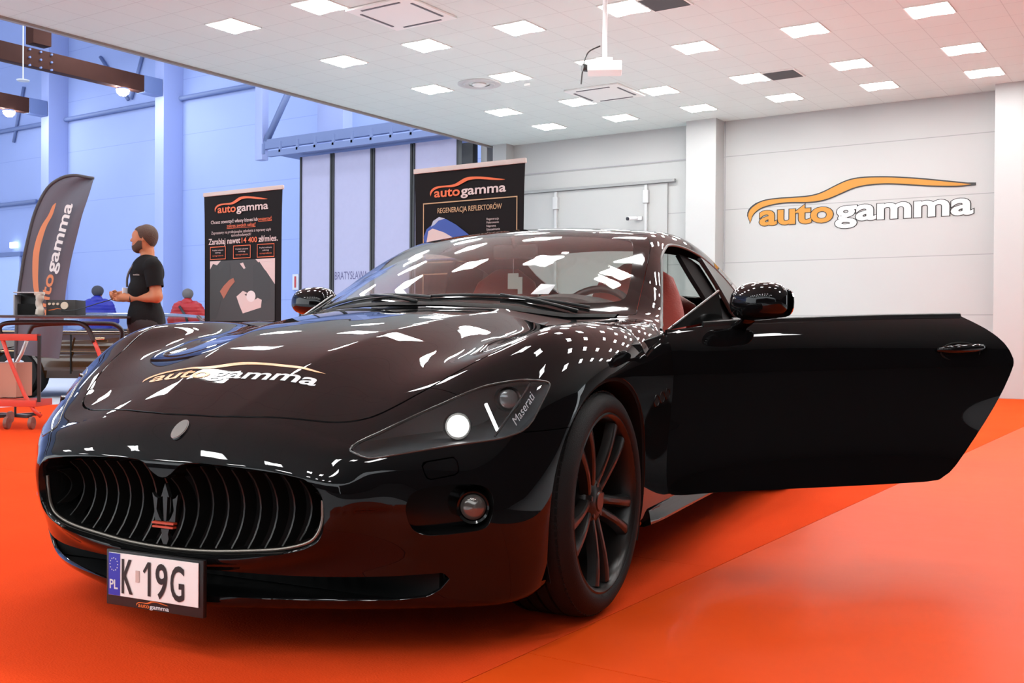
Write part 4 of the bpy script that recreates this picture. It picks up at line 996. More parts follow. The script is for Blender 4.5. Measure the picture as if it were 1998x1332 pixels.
# ---------------------------------------------------------------- cabin
b = MB()
b.box((1.80, 0, .20), (2.6, 1.50, .02)); b.box((.56, 0, .52), (.02, 1.60, .66)); b.box((1.9, 0, .33), (2.2, .22, .26), bev=.04)
b.box((2.98, 0, .62), (.03, 1.36, .72)); b.box((3.05, 0, .955), (.42, 1.10, .02))
for s_ in (1, -1):
    b.box((1.80, .80*s_, .235), (2.4, .10, .07), bev=.01); b.box((.62, .76*s_, .50), (.14, .10, .60), bev=.01); b.box((2.62, .78*s_, .56), (.75, .06, .66), bev=.02)
tub = car_mb(b, 'cabin_tub', M['headliner'], car, 30)
def prof_x(name, prof, y0, y1, m, n=9, par=None, crown=.03):
    b = MB(); R = []
    for t in np.linspace(0, 1, n):
        y = y0+(y1-y0)*t; k = crown*(1-(2*t-1)**4)
        cx_ = np.mean([p[0] for p in prof]); cz_ = np.mean([p[1] for p in prof]); sc_ = 1-(.06 if t in (0, 1) else 0)
        R.append([np.array([cx_+(px-cx_)*sc_, y, cz_+(pz-cz_)*sc_+k*(pz-min(p[1] for p in prof))*1.0]) for px, pz in prof])
    b.loft(R); return car_mb(b, name, m, par or car, 40)
dprof = [tuple(p) for p in crom([(.60, .80), (.62, .885), (.72, .925), (.90, .935), (1.02, .925), (1.08, .88), (1.05, .80), (1.02, .68), (.95, .55), (.62, .55)], 3, True)]
db = prof_x('dashboard', dprof, -.73, .73, M['dash'], par=car)
b = MB(); R = []      # instrument hood in front of the driver
for t in np.linspace(0, 1, 11):
    y = .10+.54*t; hgt = .925+.078*math.sin(PI*t)**.7
    R.append([np.array([x, y, z]) for x, z in ((.82, .90), (.86, hgt-.015), (.95, hgt), (1.06, hgt-.002), (1.10, hgt-.012), (1.09, .88), (1.0, .86))])
b.loft(R); car_mb(b, 'instrument_hood', M['dash'], db, 45)
# steering wheel
sw = bpy.data.objects.new('steering_wheel', None); COL.objects.link(sw); sw.parent = car
c = np.array([1.24, .385, .868]); tl = math.radians(24); e1 = np.array([0, 1, 0.]); e2 = np.array([math.sin(tl), 0, math.cos(tl)]); ax = np.cross(e1, e2)
b = MB(); b.tube([c+.185*(math.cos(a)*e1+math.sin(a)*e2) for a in np.linspace(0, 2*PI, 48, endpoint=False)], .0165, 12, closed=True); car_mb(b, 'wheel_rim', mat('dark_leather', (.02, .019, .019), .35), sw, True)
b = MB()
for a in (.12, PI-.12, -PI/2): b.tube([c+.04*(math.cos(a)*e1+math.sin(a)*e2)-ax*0, c+.18*(math.cos(a)*e1+math.sin(a)*e2)], [.026, .014], 10, flat=.5)
b.tube([c+ax*.03, c-ax*.03], [.06, .065], 20); b.tube([c, c+np.array([-.28, 0, -.10])], .03, 12); car_mb(b, 'wheel_spokes', M['satin'], sw, 40)
def seat(cy, cx, w=.50, top=1.10, name='front_seat', rear=False):
    s_ = bpy.data.objects.new(name, None); COL.objects.link(s_); s_.parent = car
    R = []
    for t in np.linspace(0, 1, 12):
        z = .42+(top-.42)*t; x = cx+.17*t*(1-.1*t)
        hw = np.interp(t, [0, .25, .6, .75, .88, .97, 1], [w*.47, w*.5, w*.47, w*.40, w*.34, w*.26, w*.12])
        th = np.interp(t, [0, .5, .75, .95, 1], [.085, .075, .055, .045, .02])
        R.append([np.array([x+th*math.copysign(abs(math.cos(a))**.8, math.cos(a))-(.03*abs(math.sin(a))**3 if t < .7 else 0), cy+hw*math.copysign(abs(math.sin(a))**.75, math.sin(a)), z]) for a in np.linspace(0, 2*PI, 28, endpoint=False)])
    b = MB(); b.loft(R); car_mb(b, 'backrest', M['leather'], s_, True)
    R = []
    for t in np.linspace(0, 1, 9):
        x = cx-.46+.52*t; hw = w*.5*(1-.12*(2*t-1)**4); z0 = .40-.03*t
        R.append([np.array([x, cy+hw*math.copysign(abs(math.cos(a))**.6, math.cos(a)), z0+(.085*math.copysign(abs(math.sin(a))**.6, math.sin(a)))*(.75 if t in (0, 1) else 1)+(.02*abs(math.cos(a))**4 if math.sin(a) > 0 else 0)]) for a in np.linspace(0, 2*PI, 24, endpoint=False)])
    b = MB(); b.loft(R); car_mb(b, 'seat_cushion', M['leather'], s_, True)
    b = MB(); b.box((cx-.2, cy, .27), (.42, w*.7, .12), bev=.02); car_mb(b, 'seat_base', M['satin'], s_, 40)
    b = MB()
    for q in (-1, 1): b.tube([(cx+.02, cy+q*w*.24, .55), (cx+.10, cy+q*w*.23, .75), (cx+.17, cy+q*w*.17, .90)], .006, 6)
    car_mb(b, 'seat_stitching', mat('leather_dark_seam', (.10, .008, .004), .6), s_)
    return s_
seat(.42, 1.56, .56, 1.17); seat(-.33, 1.72, .50, 1.17)
seat(.33, 2.30, .52, 1.06, 'rear_seat'); seat(-.33, 2.30, .52, 1.06, 'rear_seat')
# wipers, inner mirror, hanging tag
def ws_pt(x, y, up_=.0):
    P = on_top([x], [y], 1.0); g = grad(P)[0]; g /= np.linalg.norm(g); return P[0]+g*up_
for y0, y1, x0, x1 in ((.04, -.54, .455, .585), (.60, .03, .640, .462)):
    n = 14; b = MB(); pts = [ws_pt(x0+(x1-x0)*t+(.0 if y0 < .3 else -.02*math.sin(PI*t)), y0+(y1-y0)*t, .007) for t in np.linspace(0, 1, n)]
    b.tube(pts, .0035, 8, flat=1.6); w_ = car_mb(b, 'wiper_blade', M['satin'], car)
    b = MB(); a_ = ws_pt(x0-.075, y0-.02, .012); m_ = pts[n//2]+np.array([0, 0, .006]); b.tube([a_, (a_+m_)/2+np.array([0, 0, .007]), m_], [.008, .0055, .004], 8); car_mb(b, 'wiper_arm', M['satin'], w_, True)
b = MB(); P = on_top(np.interp(np.linspace(-.70, .70, 41), [-.7, -.56, -.42, -.25, 0, .25, .42, .56, .7], [.68, .55, .475, .43, .41, .43, .475, .55, .68]), np.linspace(-.70, .70, 41), .95)
V = []; F = []
for i, p in enumerate(P): V += [p+np.array([-.055, 0, -.012]), p+np.array([-.02, 0, .001]), p+np.array([.03, 0, .001]), p+np.array([.03, 0, -.03])]
for i in range(40):
    for k in range(3): F.append((i*4+k, i*4+k+1, i*4+5+k, i*4+4+k))
b.add(V, F); car_mb(b, 'cowl_grille', M['matte'], car, 40)
b = MB(); b.box((1.27, 0, 1.205), (.025, .21, .062), bev=.012); b.tube([(1.27, 0, 1.22), (1.24, 0, 1.27)], .012, 8); car_mb(b, 'inner_mirror', M['satin'], car, 40)
b = MB(); b.box((1.27, -.01, 1.075), (.004, .052, .07), bev=.001); b.box((1.266, .026, 1.055), (.003, .022, .075)); tg = car_mb(b, 'hanging_tag', mat('tag_grey', (.45, .44, .40), .6), car, None)
b = MB(); b.tube([(1.27, -.008, 1.205), (1.27, -.01, 1.11)], .0012, 5); car_mb(b, 'tag_string', M['whitepl'], tg)
b = MB(); P0 = ws_pt(.60, .40, .006); V = [P0+np.array(v) for v in ((0, -.02, 0), (.005, .05, 0), (.035, .065, .035), (.05, .0, .04))]; b.add(V+[v+np.array([0, 0, .001]) for v in V], [(0, 1, 2, 3), (4, 7, 6, 5), (0, 4, 5, 1), (1, 5, 6, 2), (2, 6, 7, 3), (3, 7, 4, 0)])
car_mb(b, 'paper_slip', M['white'], car, None)
# ---------------------------------------------------------------- things placed by their distance from the camera
def ray_at(px, py, d): return (rt*(px-999)/FPX-upv*(py-666)/FPX+fw)*d+np.array([0, 0, CAMH])
def banner(x0, x1, y, top, label, content):
    r = empty('rollup_banner', ((x0+x1)/2, y, 0), 0, label, 'banner', 'roll-up banners'); w = x1-x0
    b = MB(); n = 12; V = []; F = []
    for i in range(n+1):
        for k in range(9):
            u = -1+2*k/8; t = i/n; V.append((u*(w/2-.012*math.sin(PI*t)**.5*(1 if u else 0)), .004*math.cos(u*3)*t, .10+(top-.13)*t))
    for i in range(n):
        for k in range(8): a = i*9+k; F.append((a, a+1, a+10, a+9))
    V2 = V+[(v[0], v[1]+.002, v[2]) for v in V]; F2 = F+[tuple(len(V)+q for q in f[::-1]) for f in F]; b.add(V2, F2)
    sh = b.build('banner_sheet', mat('banner_dark', (.006, .0045, .005), .6, spec=.12), r, True)
    b = MB(); b.box((0, 0, top-.018), (w+.01, .025, .036), bev=.006); b.build('top_rail', mat('pale_rail', (.48, .42, .39), .35), r, 40)
    b = MB(); b.box((0, .02, .055), (w+.02, .16, .09), bev=.02); b.box((-w*.3, .02, .012), (.06, .34, .024)); b.box((w*.3, .02, .012), (.06, .34, .024)); b.build('base_cassette', M['grey_metal'], r, 40)
    b = MB(); b.cyl((0, .05, .09), (0, .03, top-.03), .009, 8); b.build('support_pole', M['grey_metal'], r, True)
    content(r, w, top, sh); return r
def bfn(w, top, off=.006): return lambda u, v: np.stack([np.asarray(u, float), np.full(len(u), -off), top-np.asarray(v, float)], 1)   # u from centre, v metres below the top
m_or2 = mat('banner_orange', (.62, .11, .02), .5); m_gold = mat('banner_gold', (.44, .29, .15), .5); m_pink = mat('banner_pale', (.55, .47, .46), .5)
def tline(r, m_, s, u0, u1, v, h, w, top, bold=.0, off=.007):
    f = bfn(w, top, off); b = MB(); fit_text(b, s, u0, u1, 0, h, lambda x, y: f(x, v-y), bold); return b.build('text_line', m_, r, fix=False)
def rect(r, m_, u0, u1, v0, v1, w, top, t=.008, off=.0065):
    f = bfn(w, top, off); O = [(u0, v0), (u1, v0), (u1, v1), (u0, v1)]; I = [(u0+t, v0+t), (u1-t, v0+t), (u1-t, v1-t), (u0+t, v1-t)]; b = MB()
    b.add(f([p[0] for p in O+I], [p[1] for p in O+I]), [(k, 4+k, 4+(k+1) % 4, (k+1) % 4) for k in range(4)]); return b.build('text_frame', m_, r, fix=False)
def poly(r, name, m_, P, w, top, off): f = bfn(w, top, off); b = MB(); b.add(f([p[0] for p in P], [p[1] for p in P]), [tuple(range(len(P)))[::-1]]); return b.build(name, m_, r, fix=False)
def right_content(r, w, top, sh):
    f = bfn(w, top); logo(lambda x, y: f(-.303+.636*x, .220-.636*y), r, m_or2, m_pink)
    rect(r, m_gold, -.405, .43, .258, .70, w, top); rect(r, m_gold, -.405, .43, .777, 1.62, w, top)
    tline(r, m_gold, 'REGENERACJA REFLEKTORÓW', -.27, .30, .338, .046, w, top, .012); tline(r, m_gold, 'ADAPTACJE', -.127, .14, .868, .046, w, top, .012)
    for k, s in enumerate(('Regeneracja', 'Polerowanie', 'Naprawa', 'Uszczelnianie', 'Adaptacja z USA ANGLI JAP')): tline(r, m_pink, s, .17, (.275, .275, .25, .285, .40)[k], .412+.0245*k, .015, w, top)
    for k in range(4): tline(r, m_pink, ('Ustawianie', 'Montowanie', 'Naprawa', 'Adaptacja')[k], -.36, -.25, 1.02+.03*k, .018, w, top)
    poly(r, 'picture_blue', mat('picture_blue', (.010, .055, .32), .5), [(-.395, .68), (-.388, .575), (-.40, .51), (-.371, .45), (-.32, .418), (-.303, .388), (-.252, .372), (-.19, .385), (-.10, .43), (-.01, .49), (.08, .555), (.12, .62), (.12, .68)], w, top, .0066)
    poly(r, 'picture_white', m_pink, [(-.38, .67), (-.377, .575), (-.354, .465), (-.314, .447), (-.21, .48), (-.11, .53), (-.054, .58), (-.03, .67)], w, top, .0072)
    poly(r, 'picture_silver', mat('picture_silver', (.35, .42, .55), .5), [(-.33, .435), (-.310, .392), (-.255, .366), (-.20, .380), (-.26, .392), (-.295, .42)], w, top, .0074)
def left_content(r, w, top, sh):
    f = bfn(w, top); logo(lambda x, y: f(-.306+.626*x, .186-.626*y), r, m_or2, m_pink)
    tline(r, m_pink, 'Chcesz otworzyć własny biznes lub', -.39, .196, .278, .032, w, top, .01); tline(r, m_pink, 'Zapraszamy na profesjonalne szkolenia z naprawy szyb', -.385, .355, .368, .024, w, top); tline(r, m_pink, 'samochodowych!', -.13, .115, .398, .024, w, top)
    tline(r, m_pink, 'Zarabiaj nawet', -.42, -.017, .456, .050, w, top, .018); tline(r, m_pink, 'zł/mies.', .207, .437, .456, .050, w, top, .018); tline(r, m_or2, '14 400', 0, .190, .456, .044, w, top, .018)
    tline(r, m_or2, 'poszerzyć', .204, .366, .278, .030, w, top, .01); tline(r, m_or2, 'zakres swoich usług?', -.187, .17, .318, .028, w, top, .01)
    rect(r, m_or2, .204, .366, .284, .288, w, top, .0018); rect(r, m_or2, -.187, .17, .324, .328, w, top, .0018)
    for k, (a, c) in enumerate(((-.40, -.20), (-.105, .11), (.189, .396))):
        rect(r, m_or2, a, c, .476, .588, w, top, .006)
        tline(r, m_pink, 'Przykład rozliczenia', a+.03, c-.03, .513, .012, w, top); tline(r, m_pink, 'zabieg', a+.065, c-.065, .534, .012, w, top); tline(r, m_or2, 'wynagrodzenie', a+.03, c-.03, .560, .012, w, top)
    # photograph of a workman bending over an open boot with a tool case
    q = lambda P: [(u, .600+(v-1.03)*.80) for u, v in P]
    poly(r, 'picture_ground', mat('picture_dark', (.016, .013, .014), .5), q([(-.40, 1.03), (.405, 1.03), (.405, 1.68), (-.40, 1.68)]), w, top, .0062)
    poly(r, 'picture_light', m_pink, q([(-.40, 1.03), (-.26, 1.03), (-.40, 1.16)]), w, top, .0066); poly(r, 'picture_light', m_pink, q([(.17, 1.03), (.405, 1.03), (.405, 1.30), (.30, 1.16)]), w, top, .0066)
    poly(r, 'picture_case', m_pink, q([(-.06, 1.42), (.02, 1.36), (.25, 1.46), (.24, 1.54), (.02, 1.60), (-.02, 1.52)]), w, top, .0072); poly(r, 'picture_light', m_pink, q([(-.02, 1.07), (.02, 1.06), (.05, 1.12), (.03, 1.13)]), w, top, .0072)
    m_k = mat('picture_black', (.010, .009, .010), .5)
    poly(r, 'picture_figure', m_k, q([(-.40, 1.66), (-.40, 1.12), (-.36, 1.06), (-.30, 1.08), (-.27, 1.14), (-.22, 1.06), (-.16, 1.05), (-.13, 1.12), (-.15, 1.22), (-.22, 1.30), (-.25, 1.44), (-.32, 1.66)]), w, top, .0070)
    poly(r, 'picture_boot_lid', m_k, q([(.14, 1.10), (.22, 1.06), (.34, 1.22), (.36, 1.45), (.28, 1.50), (.14, 1.38)]), w, top, .0068); poly(r, 'picture_case_inside', m_k, q([(.04, 1.40), (.10, 1.38), (.20, 1.44), (.14, 1.47)]), w, top, .0076)
    poly(r, 'picture_skin', mat('picture_skin', (.30, .09, .045), .5), q([(-.27, 1.36), (-.22, 1.30), (-.15, 1.24), (-.10, 1.22), (-.08, 1.26), (-.14, 1.32), (-.22, 1.44)]), w, top, .0076)
    th = np.linspace(0, 2*PI, 20, endpoint=False); poly(r, 'picture_helmet', M['white'], q([(.12+.055*math.cos(a), 1.42+.06*math.sin(a)) for a in th]), w, top, .0080)
banner(-4.945, -3.965, 6.04, 2.055, 'large dark roll-up banner behind the coupe, headed REGENERACJA REFLEKTORÓW', right_content)
banner(-7.365, -6.395, 6.10, 2.055, 'dark roll-up banner with a workman picture, left of the folding partition', left_content)
# feather flag: curved pole edge, dark grey cloth
D = 10.2
def fp(px, py, dd=0): return ray_at(px, py, D+dd)
r = empty('feather_flag', (*ray_at(60, 700, D)[:2], 0), 0, 'tall grey feather flag with the orange and white word logo behind the trolley', 'flag')
o0 = np.array(r.location)
Lft = crom([(28, 690), (34, 600), (44, 520), (56, 460), (70, 410), (92, 368), (118, 348), (144, 342), (166, 345), (183, 348)], 5)
Rgt = crom([(115, 700), (122, 650), (128, 570), (138, 510), (150, 460), (160, 420), (170, 390), (177, 368), (181, 354), (183, 349)], 5)
b = MB(); n = len(Lft); V = []; F = []
for l_, r2 in zip(Lft, Rgt):
    for k in range(9): t = k/8; p = l_*(1-t)+r2*t; V.append(fp(p[0], p[1], .05*math.sin(t*7+p[1]*.012)*t)-o0)
V2 = V+[v+fw*.004 for v in V]
for i in range(n-1):
    for k in range(8): a = i*9+k; F.append((a, a+1, a+10, a+9)); F.append((len(V)+a, len(V)+a+9, len(V)+a+10, len(V)+a+1))
b.add(V2, F); b.build('flag_cloth', mat('flag_grey', (.11, .11, .14), .7, noise=(3, (.09, .09, .12))), r, True, fix=False)
b = MB(); b.tube([fp(*p)-o0 for p in crom([(30, 716), (34, 600), (44, 520), (56, 460), (70, 410), (92, 368), (118, 348), (144, 342), (166, 345), (183, 348)], 5)], .016, 8); b.build('flag_pole', mat('flag_hem', (.05, .05, .058), .7), r, True)
b = MB(); c = ray_at(30, 716, D)-o0; g_ = np.array([c[0], c[1], 0]); b.cyl(c, g_+[0, 0, .03], .012, 8); b.box(g_+np.array([0, 0, .015]), (.5, .05, .03)); b.box(g_+np.array([0, 0, .015]), (.05, .5, .03)); b.build('flag_foot', M['satin'], r, 40)
def ffn(x, y):      # logo runs up the flag
    x = np.asarray(x, float); y = np.asarray(y, float); t = x
    bx = np.interp(t, [0, .33, .66, 1], [88, 104, 122, 142]); by = np.interp(t, [0, .33, .66, 1], [622, 545, 472, 398])
    dx, dy = 54., -224.; L = math.hypot(dx, dy); nx, ny = dy/L, -dx/L
    s_ = 232.; 
    return np.array([fp(a+nx*c*s_*.82, b_+ny*c*s_*.82, -.07)-o0 for a, b_, c in zip(bx, by, y)])
b = MB(); up_ = np.array(crom([(78, 600), (70, 560), (69, 520), (72, 485), (84, 445), (98, 420), (105, 402), (109, 396)], 4)); wd_ = np.interp(np.linspace(0, 1, len(up_)), [0, .3, .5, .85, 1], [4, 6, 6, 3, .4]); V = []; F = []
for p, w_ in zip(up_, wd_): V += [fp(p[0]-w_, p[1], -.07)-o0, fp(p[0]+w_, p[1], -.07)-o0]
for i in range(len(up_)-1): F.append((2*i, 2*i+1, 2*i+3, 2*i+2))
b.add(V, F); wordmark(b, ffn, .02, 'auto'); b.build('flag_print', mat('flag_orange', (.55, .20, .09), .6), r, fix=False)
b = MB(); wordmark(b, ffn, .02, 'gamma'); b.build('flag_print', M['white'], r, fix=False)
# trolley: red folding work trolley with black rubber grips
D2 = 8.9
def tp(px, py, dd=0): return ray_at(px, py, D2+dd)
r = empty('work_trolley', (*ray_at(40, 812, 8.9)[:2], 0), 0, 'red folding work trolley with black tube handles at the left edge', 'trolley'); o1 = np.array(r.location)
blk = mat('black_grip', (.025, .014, .014), .5); red = mat('red_tube', (.62, .06, .035), .4)
def tub(name, pts, rad, m_, dd=0): b = MB(); b.tube([tp(p[0], p[1], dd+(p[2] if len(p) > 2 else 0))-o1 for p in pts], rad, 10); return b.build(name, m_, r, True)
tub('handle_tube', crom([(4, 660), (-1, 640), (10, 631), (40, 629), (90, 629), (140, 629), (162, 633), (174, 645), (184, 668)], 4), .020, blk)
tub('leg', [(4, 658), (14, 690), (30, 728), (48, 770), (66, 800), (80, 812)], .017, red)
tub('leg', [(183, 664), (190, 680), (196, 696), (226, 780)], .018, red)
tub('handle_tube', crom([(52, 664), (60, 642), (72, 634), (120, 631), (205, 631), (226, 634), (238, 646), (236, 664), (228, 676)], 4), .020, blk, .75)
tub('leg', [(54, 660), (42, 690), (20, 730), (0, 775), (-20, 812)], .017, M['silver_paint'], .75)
tub('leg', [(229, 674), (222, 690), (205, 740), (180, 800)], .017, M['silver_paint'], .75)
def slab(name, px0, px1, py0, py1, m_, d0=-.02, d1=.75, bev=.006):
    a, c_ = tp(px0, (py0+py1)/2, 0), tp(px1, (py0+py1)/2, 0); hgt = (py1-py0)/FPX*D2; fl = np.array([fw[0], fw[1], 0]); fl /= np.linalg.norm(fl)
    R = np.array([rt*1, fl, [0, 0, 1]]).T; R[2, 0] = 0; b = MB(); b.box((a+c_)/2+fl*(d0+d1)/2-o1, (np.linalg.norm(c_-a), d1-d0, hgt), R=R, bev=bev); return b.build(name, m_, r, 40)
slab('lower_tray', -60, 72, 780, 793, red, -.02, .30); slab('shelf_bracket', -60, 74, 651, 664, red, -.02, .06)
slab('top_board', -60, 228, 615, 619, mat('dark_board', (.05, .045, .05), .35), -.1, .62)
b = MB(); b.tube([tp(77, 655)-o1, tp(76, 784)-o1], .018, 4); b.build('rear_post', M['satin'], r, None)
for px, dd in ((14, 0), (62, 0), (20, .6), (-40, .1)):
    c = tp(px, 800, dd)-o1; c[2] = .055; b = MB(); T = np.eye(4); T[:3, 0] = fw; T[:3, 1] = [0, 0, 1]; T[:3, 2] = rt; T[:3, 3] = c
    b.lathe([(.0001, -.014), (.03, -.018), (.052, -.014), (.055, 0), (.052, .014), (.03, .018), (.0001, .014)], 24, T); b.build('caster', mat('caster_brown', (.20, .09, .07), .5), r, 40)
# boxes on the trolley board
fl = np.array([fw[0], fw[1], 0]); fl /= np.linalg.norm(fl); Rv = np.array([rt*1, fl, [0, 0, 1]]).T; Rv[2, 0] = 0
def vbox(c, d, m_, name, parent, bev=.006): b = MB(); b.box(c, d, R=Rv, bev=bev); return b.build(name, m_, parent, 40)
zt = tp(100, 615)[2]+.004
c = tp(129, 598, .30); rb = empty('control_box', (c[0], c[1], zt), math.atan2(rt[1], rt[0]), 'black control box with three knobs and a round gauge on the trolley', 'box')
def lb(name, c_, d_, m_, par, bev=.004): b = MB(); b.box(c_, d_, bev=bev); return b.build(name, m_, par, 40)
lb('box_case', (0, 0, .067), (.255, .22, .134), mat('case_black', (.022, .019, .018), .5), rb)
for k in range(3): b = MB(); b.cyl((-.095+.036*k, -.11, .098), (-.095+.036*k, -.122, .098), .011, 14); b.build('knob', mat('knob_cream', (.60, .48, .36), .4), rb, 40)
b = MB(); b.cyl((.035, -.11, .084), (.035, -.120, .084), .032, 24); b.build('gauge', mat('gauge_face', (.62, .52, .40), .4), rb, 40)
b = MB(); poly_ = [(-.11, .045), (-.06, .053), (-.03, .062), (0, .057), (.002, .052), (-.03, .055), (-.06, .046), (-.10, .040)]; b.add([(p[0], -.1115, p[1]) for p in poly_], [tuple(range(8))]); b.build('case_print', M['orange'], rb, fix=False)
c = tp(55, 598, .32); rc_ = empty('open_case', (c[0], c[1], zt), math.atan2(rt[1], rt[0]), 'open black equipment case with a pale frame on the trolley', 'case')
lb('case_back', (0, .06, .10), (.20, .012, .20), M['satin'], rc_); lb('case_side', (-.095, 0, .09), (.012, .13, .18), mat('case_edge_pale', (.35, .34, .36), .5), rc_); lb('case_top', (.01, 0, .198), (.22, .14, .010), mat('case_edge_pale', (.35, .34, .36), .5), rc_); lb('case_inner', (.0, .02, .05), (.16, .09, .10), M['matte'], rc_)
c = tp(77, 598, .16); rh = empty('heating_lamp', (c[0], c[1], zt), math.atan2(rt[1], rt[0]), 'pale beige hand tool standing between the two black boxes', 'tool')
b = MB(); b.tube(crom([(0, 0, 0), (.006, 0, .05), (-.006, 0, .10), (.004, 0, .15), (0, 0, .175)], 4), [.036]*5+[.028]*6+[.034]*6, 12); b.build('tool_body', mat('beige_plastic', (.46, .40, .34), .5), rh, True)
b = MB(); b.box((.0, 0, .185), (.075, .05, .030), bev=.008); b.build('tool_head', mat('beige_plastic', (.46, .40, .34), .5), rh, 40)
c = tp(10, 768, .35); b = MB(); a_ = tp(-30, 740, .1); b.box((0, 0, .15), (.34, .3, .30), bev=.006); cb_ = b.build('cardboard_box', mat('cardboard_pink', (.52, .28, .20), .7), None, 40); cb_.location = (c[0], c[1], tp(0, 778)[2]+.0); cb_.rotation_euler = (0, 0, math.atan2(rt[1], rt[0])); tag(cb_, 'pinkish cardboard box on the lower tray of the red trolley', 'box')
b = MB(); b.tube(crom([tp(120, 606, .17), tp(150, 604, .1), tp(190, 592, .05), tp(218, 584, .05)], 6), .004, 6); tag(b.build('cable', M['satin'], None, True), 'thin black cable from the control box to the man\'s hands', 'cable')
# ---------------------------------------------------------------- brown saloon behind the trolley, seen from its side
D3 = 13.2
gx = ray_at(540, 775, D3); th = math.atan2(rt[1], rt[0])
old = empty('brown_car', (gx[0], gx[1], 0), th, 'glossy brown older coupe standing behind the red trolley and the bearded man', 'car')
# local x runs left to right in the picture, origin at the right hand end, y away from the viewer
m_br = mat('brown_car_paint', (.045, .016, .004), .12, 0, .5, 1.0)
def prof(x):    # (half width lower, belt z)
    return 0
b = MB(); R = []
for x, zt_, w_ in ((-4.55, .62, .70), (-4.50, .76, .80), (-4.2, .82, .84), (-3.4, .85, .86), (-2.2, .86, .87), (-1.2, .86, .87), (-.5, .83, .86), (-.15, .78, .83), (-.03, .66, .76), (0, .48, .72)):
    R.append([np.array([x, .87+sg*w_*k, z]) for sg, k, z in ((-1, .9, .24), (-1, .99, .34), (-1, 1, .50), (-1, .97, .56), (-1, .985, .60), (-1, .95, zt_-.10), (-1, .88, zt_-.02), (-1, .6, zt_+.015), (1, .6, zt_+.015), (1, .88, zt_-.02), (1, .95, zt_-.10), (1, .985, .60), (1, 1, .5), (1, .99, .34), (1, .9, .24))])
b.loft(R); b.build('body', m_br, old, 30)
b = MB(); R = []
for x, zt_, w_ in ((-3.55, .87, .74), (-2.9, 1.02, .64), (-2.5, 1.055, .62), (-1.5, 1.055, .62), (-1.0, 1.02, .64), (-.45, .87, .74)):
    R.append([np.array([x, .87+sg*w_*k, z]) for sg, k, z in ((-1, 1.06, .84), (-1, 1, zt_-.03), (-1, .9, zt_), (1, .9, zt_), (1, 1, zt_-.03), (1, 1.06, .84))])
b.loft(R, cap=False); b.build('window_band', M['tint'], old, 30)
b = MB(); b.loft([[np.array([x, .87+k*w_, z+dz]) for k, dz in ((-1, 0), (-.9, .03), (.9, .03), (1, 0))] for x, z, w_ in ((-2.95, 1.01, .62), (-2.5, 1.05, .60), (-1.5, 1.05, .60), (-.95, 1.01, .62))], closed=False, cap=False); b.build('roof', mat('roof_reflection_tint', (.16, .20, .28), .15, coat=1), old, 30)  # blue-grey roof colour holds the reflection seen on dark gloss paint
for x0 in (-3.1, -1.9, -.85):
    b = MB(); b.tube([(x0, .87-.80, .85), (x0+(.25 if x0 < -3 else (-.22 if x0 > -1 else .02)), .87-.63, 1.04)], .025, 8); b.build('roof_pillar', mat('pillar_brown', (.12, .06, .04), .3), old, True)
b = MB(); b.tube([(-4.5, -.006, .585), (-.1, .01, .585)], .010, 6); b.tube([(-4.4, .06, .835), (-.6, .06, .83)], .009, 6); b.box((-2.25, -.01, .745), (.16, .03, .03), bev=.008); b.build('chrome_trim', mat('warm_chrome', (.65, .45, .28), .15, 1), old, 40)
for x in (-2.60, -1.35):
    b = MB(); b.box((x, .0, .55), (.010, .03, .50)); b.build('door_seam', M['matte'], old)
for x in (-3.30, -.80):
    b = MB(); T = np.array([[1, 0, 0, x], [0, 0, 1, .02], [0, 1, 0, .30], [0, 0, 0, 1.]]); b.lathe([(.20, -.05), (.275, -.04), (.30, .0), (.30, .16), (.2, .18)], 32, T); w0 = b.build('wheel', M['rubber'], old, 40)
    b = MB(); b.lathe([(.0001, -.075), (.05, -.075), (.06, -.045), (.15, -.05), (.19, -.055), (.205, -.035)], 32, T); b.build('hub_cap', M['chrome'], w0, 40)
    b = MB(); b.lathe([(.34, -.045), (.34, .2), (.0001, .2)], 32, T); b.build('wheel_well', M['matte'], w0, 40)
b = MB(); b.box((-.02, .87, .34), (.10, 1.66, .10), bev=.02); b.build('bumper', M['chrome'], old, 40)
for y in (.25, 1.49): b = MB(); b.cyl((-.06, y, .62), (.01, y, .62), .09, 20); b.build('headlight', M['chrome'], old, 40)
